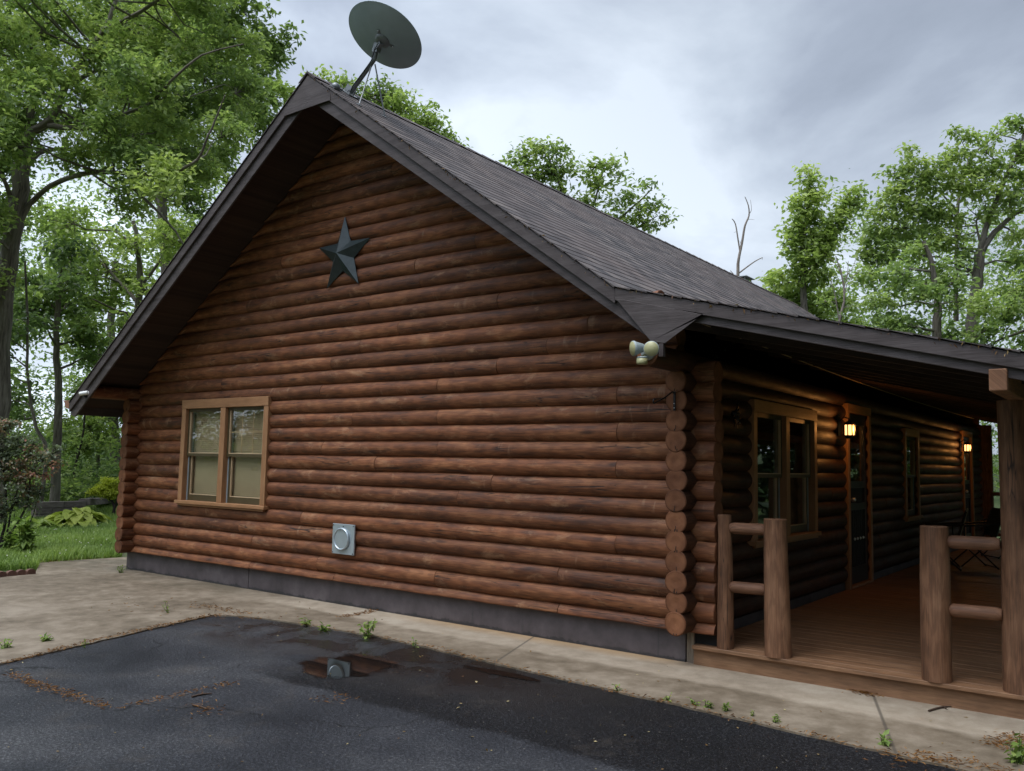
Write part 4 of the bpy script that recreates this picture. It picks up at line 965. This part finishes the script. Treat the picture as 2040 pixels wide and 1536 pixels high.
clump_tree('bare_branched_tree', 'thin pale tree with bare twigs among the leaves above the porch roof', 'tree', 'trees beyond the porch roof', [([ground_pt(1652, 900, D), at(1660, 700, D), at(1672, 640, D), at(1682, 590, D), at(1675, 540, D), at(1665, 510, D)], .055, .012), (pxs([(1672, 640), (1664, 590), (1655, 560)], D), .02, .008), (pxs([(1680, 580), (1688, 545), (1690, 520)], D), .016, .006), (pxs([(1682, 590), (1690, 560), (1712, 540)], D), .014, .005), (pxs([(1676, 545), (1660, 520), (1650, 515)], D), .012, .005), (pxs([(1684, 555), (1700, 530), (1705, 512)], D), .01, .004)],
  cl([(1655, 655, 14), (1700, 610, 12), (1640, 600, 10), (1695, 660, 14)], D), LIME, 56, .11, 12, 70, bark=DEADW, spread=.12)

# the tree that shows only as a reflection in the gable window glass
r2 = np.random.default_rng(77); x, y = -11, -11.5; cs = []
for k in range(50):
    A = r2.uniform(0, 6.28); z = r2.uniform(1.4, 12); rr_ = r2.uniform(.6, 3.8) * math.sin(math.pi * min(1, (z + 1.5) / 14)) ** .6; cs.append((np.array((x + rr_ * math.cos(A), y + rr_ * math.sin(A), z)), r2.uniform(.75, 1.2)))
clump_tree('reflected_tree', 'leafy tree mirrored in the panes of the twin gable window', 'tree', None, [([np.array((x, y, -.3)), np.array((x + .1, y, 3)), np.array((x - .1, y + .2, 6)), np.array((x + .2, y, 10))], .3, .08)], cs, OAK, 78, .22, 14, 16, spread=.25)

# far woods: one mass of leaf clumps behind everything, then unseen leaf rings added to block light
rw = np.random.default_rng(5); Cn = []; tn = []
for _ in range(4600):
    az = rw.uniform(R(-8), R(112)); d = rw.uniform(33, 48); x, y = CAM[0] - math.sin(az) * d, CAM[1] + math.cos(az) * d
    zmax = 12.0 if az < R(17.5) else 13.0 if az > R(52) else 6.5 if az > R(33) else 4.5; z = gz(x, y) + zmax * rw.random() ** 1.15; Cn.append((x, y, z)); tn.append(rw.uniform(.05, .75))
tag(foliage('woods', np.array(Cn), 32, .55, .23, rw, FORE, np.array(tn), None), kind='stuff'); Cn = []; tn = []      # the part behind the cabin
for _ in range(4600):  # unseen ring beside the porch, set close to darken it
    az = rw.uniform(R(-115), R(-7)); d = rw.uniform(15, 22) if az > R(-25) else rw.uniform(8, 16); x, y = CAM[0] - math.sin(az) * d, CAM[1] + math.cos(az) * d; Cn.append((x, y, -.2 + 17 * rw.random() ** 1.1)); tn.append(rw.uniform(.05, .75))
for _ in range(1100):
    az = rw.uniform(R(-12), R(2.6)); d = rw.uniform(23, 31); x, y = CAM[0] - math.sin(az) * d, CAM[1] + math.cos(az) * d; Cn.append((x, y, -.2 + 10 * rw.random() ** 1.1)); tn.append(rw.uniform(.05, .75))
for _ in range(5600):  # unseen tall ring behind the camera, added to dim gable and porch
    az = rw.uniform(R(118), R(246)); d = rw.uniform(24, 36); x, y = CAM[0] - math.sin(az) * d, CAM[1] + math.cos(az) * d; Cn.append((x, y, -.2 + 20 * rw.random() ** 1.05)); tn.append(rw.uniform(.05, .75))
tag(foliage('woods', np.array(Cn), 16, .55, .36, rw, BLOCKER, np.array(tn), None), kind='stuff')  # the added out-of-view light blockers as one mesh
# undergrowth at the wood's edge
Cn = []; tn = []
for _ in range(900):
    px = rw.uniform(-60, 300); d = rw.uniform(23, 31); p = ground_pt(px, 1000, d); hmax = rw.choice((.5, .9, 1.8)); Cn.append((p[0], p[1], p[2] + .15 + hmax * rw.random())); tn.append(rw.uniform(.05, .9))
tag(foliage('undergrowth', np.array(Cn), 18, .22, .16, rw, FORE, np.array(tn), None), kind='stuff')

# bronze leaved shrub in the bed at the left
D = 13.2
clump_tree('bronze_shrub', 'bronze and grey green leaved shrub in the brick edged bed', 'shrub', None, [([ground_pt(-8, 1120, D), at(5, 1080, D), at(30, 1050, D), at(55, 1000, D), at(60, 940, D)], .035, .01), (pxs([(0, 1085), (10, 1040), (12, 980), (0, 900)], D), .03, .01), (pxs([(8, 1075), (40, 1062), (60, 1040), (72, 1005)], D), .018, .006), (pxs([(15, 1060), (22, 1020), (40, 960)], D), .02, .008), (pxs([(2, 1080), (-20, 1040), (-40, 960)], D), .03, .01)],
  cl([(10, 850, 22), (-20, 860, 30), (35, 880, 24), (10, 900, 34), (60, 905, 22), (-30, 920, 34), (85, 915, 20), (110, 900, 14), (105, 925, 14), (40, 925, 30), (75, 945, 22), (10, 950, 36), (50, 970, 28), (80, 980, 14), (-20, 990, 36), (30, 1000, 24), (60, 1005, 14), (5, 1025, 22), (20, 845, 14), (65, 885, 14)], D), MAPLE, 61, .052, 22, 290, bark=BARKD, spread=.06, tone=(.15, .8))
# golden evergreen by the corner
D = 21.0; gp = ground_pt(222, 1030, D)
clump_tree('golden_shrub', 'flat topped golden evergreen shrub behind the cabin corner', 'shrub', None, [([gp, at(228, 1010, D), at(215, 990, D), at(205, 980, D)], .05, .02), (pxs([(228, 1012), (236, 990), (240, 970)], D), .04, .015)],
  cl([(198, 977, 13), (212, 976, 15), (228, 976, 15), (245, 976, 16), (210, 962, 11), (226, 960, 12), (244, 960, 13), (188, 980, 9), (220, 985, 10)], D), GOLD, 62, .05, 26, 900, bark=BARKD, spread=.045, tone=(.3, .9))

# retaining wall of weathered timbers
rwl = empty('retaining_wall', at(115, 1015, 20)); tag(rwl, 'low weathered timber retaining wall behind the hostas', 'retaining wall'); WT = wood('wall_timber', (.09, .078, .07), (.21, .18, .16), (.32, .28, .25), .85, .6, 1.2, .25, False)
a = ground_pt(66, 1030, 19.5); b_ = ground_pt(166, 1030, 20.5); a[2] = b_[2] = gz(a[0], a[1]); d = (b_ - a); L = np.linalg.norm(d); d /= L
for k in range(3):
    c = 0; mb = MB()
    while c < L - .05:
        l = min(L - c, random.uniform(.35, .8)); p = a + d * c + np.array((0, 0, .07 + k * .145)); mb.bar(p, p + d * (l - .008), .2 + random.uniform(-.015, .015), .138, mat=0); c += l
    bevel(mb.build('timber_course', WT, rwl), .008)
b2_ = ground_pt(215, 1000, 23.5); mb = MB(); p = b_ + np.array((0, 0, .4)); mb.bar(p, np.array((b2_[0], b2_[1], p[2] - .1)), .25, .16); bevel(mb.build('cap_timber', WT, rwl), .01)

# hostas
def hosta(c, r, n, lab, mat, seed, tone):
    rng = np.random.default_rng(seed); V = []; F = []; T = []
    for i in range(n):
        A = rng.uniform(0, 6.28); rr_ = r * rng.uniform(.35, 1.0); hgt = r * rng.uniform(.45, .85) * (1.15 - .5 * rr_ / r); l = r * rng.uniform(.5, .75); w = l * .34; d = np.array((math.cos(A), math.sin(A), 0)); s = np.array((-d[1], d[0], 0)); b0 = len(V); tt = np.clip(rng.normal(tone, .18), 0, 1)
        for j in range(5):
            t = j / 4; p = c + d * (rr_ - l * .55 + l * t) + np.array((0, 0, hgt + l * (.30 * t - .62 * t * t))); ww = w * math.sin(math.pi * (.12 + .86 * t)) ** .8
            for q in (-1, 0, 1): V.append(p + s * ww * q + np.array((0, 0, abs(q) * ww * .35))); T.append((tt, 0, 0))
        for j in range(4):
            for q in (0, 1): F.append((b0 + j * 3 + q, b0 + j * 3 + q + 1, b0 + j * 3 + q + 4, b0 + j * 3 + q + 3))
    tag(link('hosta', np_mesh('hosta', V, F, mat, T, smooth=True)), lab, 'plant', 'hostas in front of the retaining wall')
hosta(ground_pt(152, 1035, 18.3), .62, 85, 'large yellow hosta in front of the timber wall', HOSTA, 3, .6)
hosta(ground_pt(72, 1042, 17.3), .42, 60, 'smaller greener hosta beside the bronze shrub', WEED, 4, .75)
# leafy plant and brick edging of the bed
def leafy(name, c, h, stems, nl, ls, lab, mat, seed, group=None, cat='plant', wide=.28, lean=.25):
    rng = np.random.default_rng(seed); mb = MB(); Pp = []; c = np.array(c)
    for i in range(stems):
        A = rng.uniform(0, 6.28); hh = h * rng.uniform(.55, 1); tip = c + np.array((math.cos(A) * h * lean * rng.random(), math.sin(A) * h * lean * rng.random(), hh)); b0 = c + np.array((math.cos(A), math.sin(A), 0)) * .02 * rng.random()
        mb.tube([b0, (b0 + tip) / 2 + rng.normal(0, .02 * h, 3), tip], [ls * .05 + .0008, ls * .04 + .0006, ls * .02 + .0004], 5, caps=False)
        for k in range(nl): t = (k + .6) / nl; Pp.append(b0 + (tip - b0) * t)
    V, F, T = leaves(np.array(Pp), np.full(len(Pp), ls), rng, rng.uniform(.2, .9, len(Pp)), .05, wide, .35)
    o = link(name, np_mesh(name, V, F, mat, T)); mb2 = mb.build('stem', mat, o); tag(o, lab, cat, group); return o
leafy('leafy_plant', at(48, 1140, 12.6) * np.array((1, 1, 0)) + np.array((0, 0, -.26)), .62, 16, 11, .15, 'tall plant with pointed leaves behind the brick edging', WEED, 5)
leafy('leafy_plant', at(20, 1135, 13) * np.array((1, 1, 0)) + np.array((0, 0, -.26)), .40, 12, 9, .12, 'shorter leafy plant under the bronze shrub', WEED, 6)
ed = empty('brick_edging', (-.5, -1.25, -.26)); tag(ed, 'short row of scalloped brick edging along the flower bed', 'edging'); BRK = simple('edging_brick', (.13, .065, .045), .85, var=.35, sc=14, bmp=.4)
e0 = np.array((-.50, -1.04)); e1 = np.array((-.455, -1.75)); mb = MB(); n = 6
for i in range(n):
    p = e0 + (e1 - e0) * (i + .5) / n; w = .052
    pr = [(-w, -.06), (w, -.06)] + [(w * math.cos(R(A)), .035 + .03 * math.sin(R(A))) for A in range(0, 181, 20)]
    vs = [(p[0] - .035, p[1] + q[0], -.24 + q[1]) for q in pr] + [(p[0] + .03, p[1] + q[0], -.24 + q[1]) for q in pr]; k = len(pr)
    mb.add(vs, [tuple(range(k)), tuple(range(2 * k - 1, k - 1, -1))] + [(j, j + k, (j + 1) % k + k, (j + 1) % k) for j in range(k)])
mb.build('bricks', BRK, ed)

# lawn grass with clover
rgs = np.random.default_rng(9); N = 60000; px = rgs.uniform(-60, 262, N); d = 11.6 + 13 * rgs.random(N) ** 1.25
rx = FWD[0] + RGT[0] * (px - 1020) / FPX; ry = FWD[1] + RGT[1] * (px - 1020) / FPX
gx, gy = CAM[0] + rx * d, CAM[1] + ry * d
patio = (gx > -1.62 - .0 * gy) & (gy < 12) & ~((gx < -.6) & (gy < -1.05)) ; patio |= (gx > -1.66) & (gy > -1.0) ; bedc = (gx < -.5) & (gy < -.42 - (gx + 1.66) * .5)
keep_ = (~((gx > -1.6 + rgs.normal(0, .03, N)) & (gy > -.45 - (gx + 1.66) * .52)) & ~(gx > -.52)); gx, gy = gx[keep_], gy[keep_]; N = len(gx)
patch = .5 + .5 * np.sin(gx * 2.1 + np.sin(gy * 1.7)) * np.cos(gy * 2.6); hgt = (.07 + .10 * rgs.random(N)) * (.7 + .6 * patch)
A = rgs.uniform(0, 6.28, N); ln_ = rgs.normal(0, .45, N); dx, dy = np.cos(A), np.sin(A); gzv = np.array([gz(x, y) for x, y in zip(gx, gy)])
B0 = np.stack([gx, gy, gzv], 1); sdv = np.stack([-dy, dx, np.zeros(N)], 1) * (.0045 + .003 * rgs.random((N, 1))) * 1.3
mid = B0 + np.stack([dx * ln_ * hgt * .3, dy * ln_ * hgt * .3, hgt * .6], 1); tip = B0 + np.stack([dx * ln_ * hgt, dy * ln_ * hgt, hgt], 1)
V = np.stack([B0 - sdv, B0 + sdv, mid + sdv * .8, mid - sdv * .8, tip], 1).reshape(-1, 3); i = np.arange(N)[:, None] * 5
F = np.concatenate([i + np.array([[0, 1, 2]]), i + np.array([[0, 2, 3]]), i + np.array([[3, 2, 4]])], 1).reshape(-1, 3)
T = np.repeat(np.stack([np.clip(.25 + .4 * patch + rgs.normal(0, .16, N), 0, 1)] * 3, 1), 5, 0)
tag(link('lawn_grass', np_mesh('lawn_grass', V, F, GRASS, T)), kind='stuff')
sel = rgs.choice(N, 150); mb = MB(); fl_ = MB()
for q in sel:
    if gx[q] > -2.2 or d[0] < 0: pass
    c = (gx[q], gy[q], gzv[q] + .13 + .03 * random.random()); fl_.lathe([(.002, -.006), (.009, 0), (.007, .006), (.002, .009)], c, (0, 0, 1), 6)
tag(fl_.build('clover_flowers', simple('clover_white', (.72, .72, .60), .8)), kind='stuff')

# weeds, needles, twigs and litter along the seams of the drive
def gp2(px, py, z=-.245): p = onp(2, z, px, py); return np.array((p[0], p[1], z))
weeds = [((730, 1268), .16, 6, 8, .055, 'largest leafy weed at the asphalt edge below the vent'), ((766, 1214), .07, 7, 6, .05, 'low weed against the foundation right of the vent'), ((608, 1245), .07, 5, 4, .05, 'small weed at the asphalt corner left of the vent'), ((645, 1256), .06, 6, 4, .055, 'sprawling grassy weed just left of the largest weed'), ((828, 1290), .08, 3, 5, .035, 'thin upright weed at the seam right of the largest weed'),
  ((335, 1222), .13, 3, 7, .03, 'wispy tall weed on the seam at the edge of the patio'), ((8, 1292), .09, 5, 4, .05, 'grassy weed on the seam at the left frame edge'), ((92, 1278), .06, 8, 4, .045, 'spreading pale weed on the patio seam'), ((240, 1142), .12, 9, 6, .03, 'feathery weed at the left foundation corner'), ((1385, 1406), .05, 6, 4, .03, 'tiny weed starting the row along the drive edge'), ((1412, 1412), .05, 7, 4, .03, 'tiny weed second in the row along the drive edge'), ((1444, 1418), .05, 7, 4, .03, 'tiny weed ending the row along the drive edge'),
  ((1497, 1428), .04, 4, 3, .025, 'tiny sparse weed past the row on the drive edge'), ((1545, 1440), .05, 5, 4, .03, 'small weed halfway along the right drive edge'), ((1760, 1484), .08, 4, 5, .045, 'leafy weed near the end of the dark asphalt'), ((1232, 1378), .05, 3, 4, .03, 'small weed on the drive edge below the corner logs'), ((1328, 1398), .05, 3, 4, .03, 'small thin weed left of the tiny weed row'), ((2028, 1522), .16, 9, 7, .045, 'bushy weed at the lower right frame edge'), ((168, 1290), .05, 3, 3, .03, 'small weed halfway along the patio seam')]
for i, (q, h, st, nl, ls, lab) in enumerate(weeds): leafy('weed', gp2(*q), h, st, nl, ls, lab, WEED, 100 + i, 'weeds along the seams of the drive', 'weed', .26, .75)
NEED = leafmat('pine_needles', (.07, .028, .010), (.20, .085, .022), (.34, .17, .05), .1, .8)
rn = np.random.default_rng(14); segs = [([(0, 1326), (90, 1303), (200, 1275), (330, 1247), (420, 1227)], 1500, .022), ([(420, 1227), (520, 1236)], 200, .03), ([(600, 1246), (760, 1272), (900, 1302), (1190, 1372), (1500, 1440), (1790, 1508)], 1500, .022), ([(672, 1232), (725, 1224), (762, 1212)], 700, .03), ([(25, 1345), (75, 1366), (150, 1392), (215, 1413)], 900, .03), ([(240, 1413), (330, 1392), (480, 1360)], 350, .03), ([(395, 1208), (440, 1216), (500, 1226)], 500, .05), ([(1700, 1378), (1745, 1388)], 500, .035), ([(1790, 1520), (1850, 1512), (1960, 1535), (2040, 1560)], 900, .06), ([(400, 1405), (420, 1425)], 120, .05), ([(640, 1395), (700, 1392)], 100, .05), ([(1990, 1490), (2040, 1470)], 700, .06), ([(255, 1200), (600, 1240)], 250, .25), ([(60, 1122), (220, 1110)], 900, .05)]
Pp = []
for pl, n, sp in segs:
    n = int(n * .34); w = [gp2(*q, -.246) for q in pl]; L_ = [np.linalg.norm(b - a) for a, b in zip(w, w[1:])]
    for _ in range(n):
        k = rn.choice(len(L_), p=np.array(L_) / sum(L_)); p = w[k] + (w[k + 1] - w[k]) * rn.random() + rn.normal(0, sp, 3) * np.array((1, 1, 0)); p[2] = -.2375 + rn.random() * .007; Pp.append(p)
Pp = np.array(Pp); V, F, T = leaves(Pp, np.full(len(Pp), .04), rn, rn.uniform(0, 1, len(Pp)), 0, .06, .1); V[:, 2] = np.clip(V[:, 2], -.2385, -.225)
tag(link('pine_needles', np_mesh('pine_needles', V, F, NEED, T)), kind='stuff')
LIT = leafmat('leaf_litter', (.10, .045, .018), (.24, .15, .05), (.45, .38, .2), .1, .7)
N = 300; q = np.stack([rn.uniform(3.2, 11, N), rn.uniform(-5, -.1, N), np.zeros(N)], 1); q[:, 2] = np.where(q[:, 1] > -1.0, -.236, -.247); q = q[~((q[:, 0] < 4.2) & (q[:, 1] < -1.2))]
V, F, T = leaves(q, rn.uniform(.008, .03, len(q)), rn, rn.uniform(0, 1, len(q)), 0, .3, .25); V[:, 2] = np.maximum(V[:, 2], np.repeat(q[:, 2], 4) - .001)
tag(link('leaf_litter', np_mesh('leaf_litter', V, F, LIT, T)), kind='stuff')
# debris caught on the edge of the roof
Pp = []
for t in rn.random(190):
    if t < .55: x = AX + (KX - AX) * (t / .55)
    else: x = KX + (PX1 - KX) * ((t - .55) / .45)
    Pp.append((x, Y0 - .014 + rn.normal(0, .006), roofz(x) + rn.uniform(-.03, .012)))
Pp = np.array(Pp); V, F, T = leaves(Pp, rn.uniform(.01, .04, len(Pp)), rn, rn.uniform(0, .55, len(Pp)), .7, .14, .6); tag(link('roof_edge_litter', np_mesh('roof_edge_litter', V, F, LIT, T)), kind='stuff')
TWG = simple('twig_brown', (.06, .035, .022), .85)
for lst, lab in (((( 382, 1388), (402, 1383), (422, 1381)), 'straight twig lying along the crack in the asphalt'), (((384, 1404), (398, 1407), (415, 1413)), 'bent twig lying on the smooth asphalt patch'), (((1850, 1416), (1866, 1411), (1880, 1408), (1895, 1407)), 'forked twig on the concrete by the deck')):
    P_ = [gp2(*q, -.232 if q[0] > 1000 else -.246) for q in lst]; mb = MB(); mb.tube(P_, [.007] * (len(P_) - 1) + [.003], 6)
    if lst[0][0] > 1000: mb.tube([P_[2], P_[2] + np.array((.03, -.05, 0))], [.004, .002], 5)
    tag(mb.build('twig', TWG), lab, 'twig')

# ================================================================== SKY AND LIGHT
SUN_EL, SUN_AZ = R(69), R(200)                           # behind cloud, over the drive
wd = bpy.data.worlds.new('World'); scn.world = wd; wd.use_nodes = True; nt = wd.node_tree; bg = nt.nodes['Background']
m = NT.__new__(NT); m.t = nt
sky = nt.nodes.new('ShaderNodeTexSky'); sky.sky_type = 'NISHITA'; sky.sun_disc = False; sky.sun_elevation = SUN_EL; sky.sun_rotation = SUN_AZ; sky.air_density = 1.5; sky.dust_density = 3
dirv = m.n('TexCoord').outputs['Generated']; sp = m.n('SeparateXYZ', i0=dirv); zz = m.math('MAXIMUM', sp.outputs[2], 0.0)
pl = m.math('DIVIDE', 1.0, m.math('ADD', zz, .45)); cv = m.n('VectorMath', _operation='MULTIPLY', i0=dirv).outputs[0]
vv = m.n('CombineXYZ', i0=m.math('MULTIPLY', sp.outputs[0], pl), i1=m.math('MULTIPLY', sp.outputs[1], pl), i2=m.math('MULTIPLY', sp.outputs[2], .6)).outputs[0]
n1 = m.noise(m.scale(vv, (1.5, 1.5, 1.5), (.3, .2, 0)), 1.6, 7, .55, .3); n2 = m.noise(m.scale(vv, (1, 1, 1), (5, 2, 1)), 1.1, 4, .5)
f = m.math('ADD', m.math('MULTIPLY', n1, .65), m.math('MULTIPLY', n2, .35))
cl_ = m.ramp(f, [(.37, (.315, .36, .445)), (.46, (.40, .455, .555)), (.54, (.535, .605, .71)), (.64, (.73, .81, .915))])
hz = m.math('POWER', m.math('SUBTRACT', 1.0, zz), 3.0); lev = m.math('ADD', .66, m.math('MULTIPLY', hz, .30))
sd = Vector((math.sin(SUN_AZ) * math.cos(SUN_EL), math.cos(SUN_AZ) * math.cos(SUN_EL), math.sin(SUN_EL)))
dt = m.n('VectorMath', _operation='DOT_PRODUCT', i0=dirv, i1=tuple(sd)).outputs['Value']; gl = m.math('POWER', m.math('MAXIMUM', dt, 0.0), 4.0); lev = m.math('ADD', lev, m.math('MULTIPLY', gl, 4.0))
wl = m.math('POWER', m.math('MAXIMUM', m.n('VectorMath', _operation='DOT_PRODUCT', i0=dirv, i1=(-.92, .38, .1)).outputs['Value'], 0.0), 6.0); lev = m.math('ADD', lev, m.math('MULTIPLY', wl, .4))
cc = m.n('VectorMath', _operation='SCALE', i0=cl_, Scale=m.math('MULTIPLY', lev, 10.0)).outputs[0]
mx = m.mix(.9, sky.outputs[0], cc); m.set(bg.inputs[0], mx); bg.inputs[1].default_value = .1
ld = bpy.data.lights.new('sun', 'SUN'); ld.energy = 1.35; ld.angle = R(30); ld.color = (1, .96, .9); so = bpy.data.objects.new('sun', ld); COL.objects.link(so)
so.rotation_euler = sd.to_track_quat('Z', 'Y').to_euler()
vs_ = scn.view_settings; vs_.view_transform = 'Standard'; vs_.look = 'None'; vs_.gamma = 1; vs_.exposure = 0.55; vs_.use_curve_mapping = False
scn.cycles.max_bounces = 8; scn.cycles.transparent_max_bounces = 12; scn.cycles.caustics_reflective = False; scn.cycles.caustics_refractive = False
scn.cycles.use_denoising = True
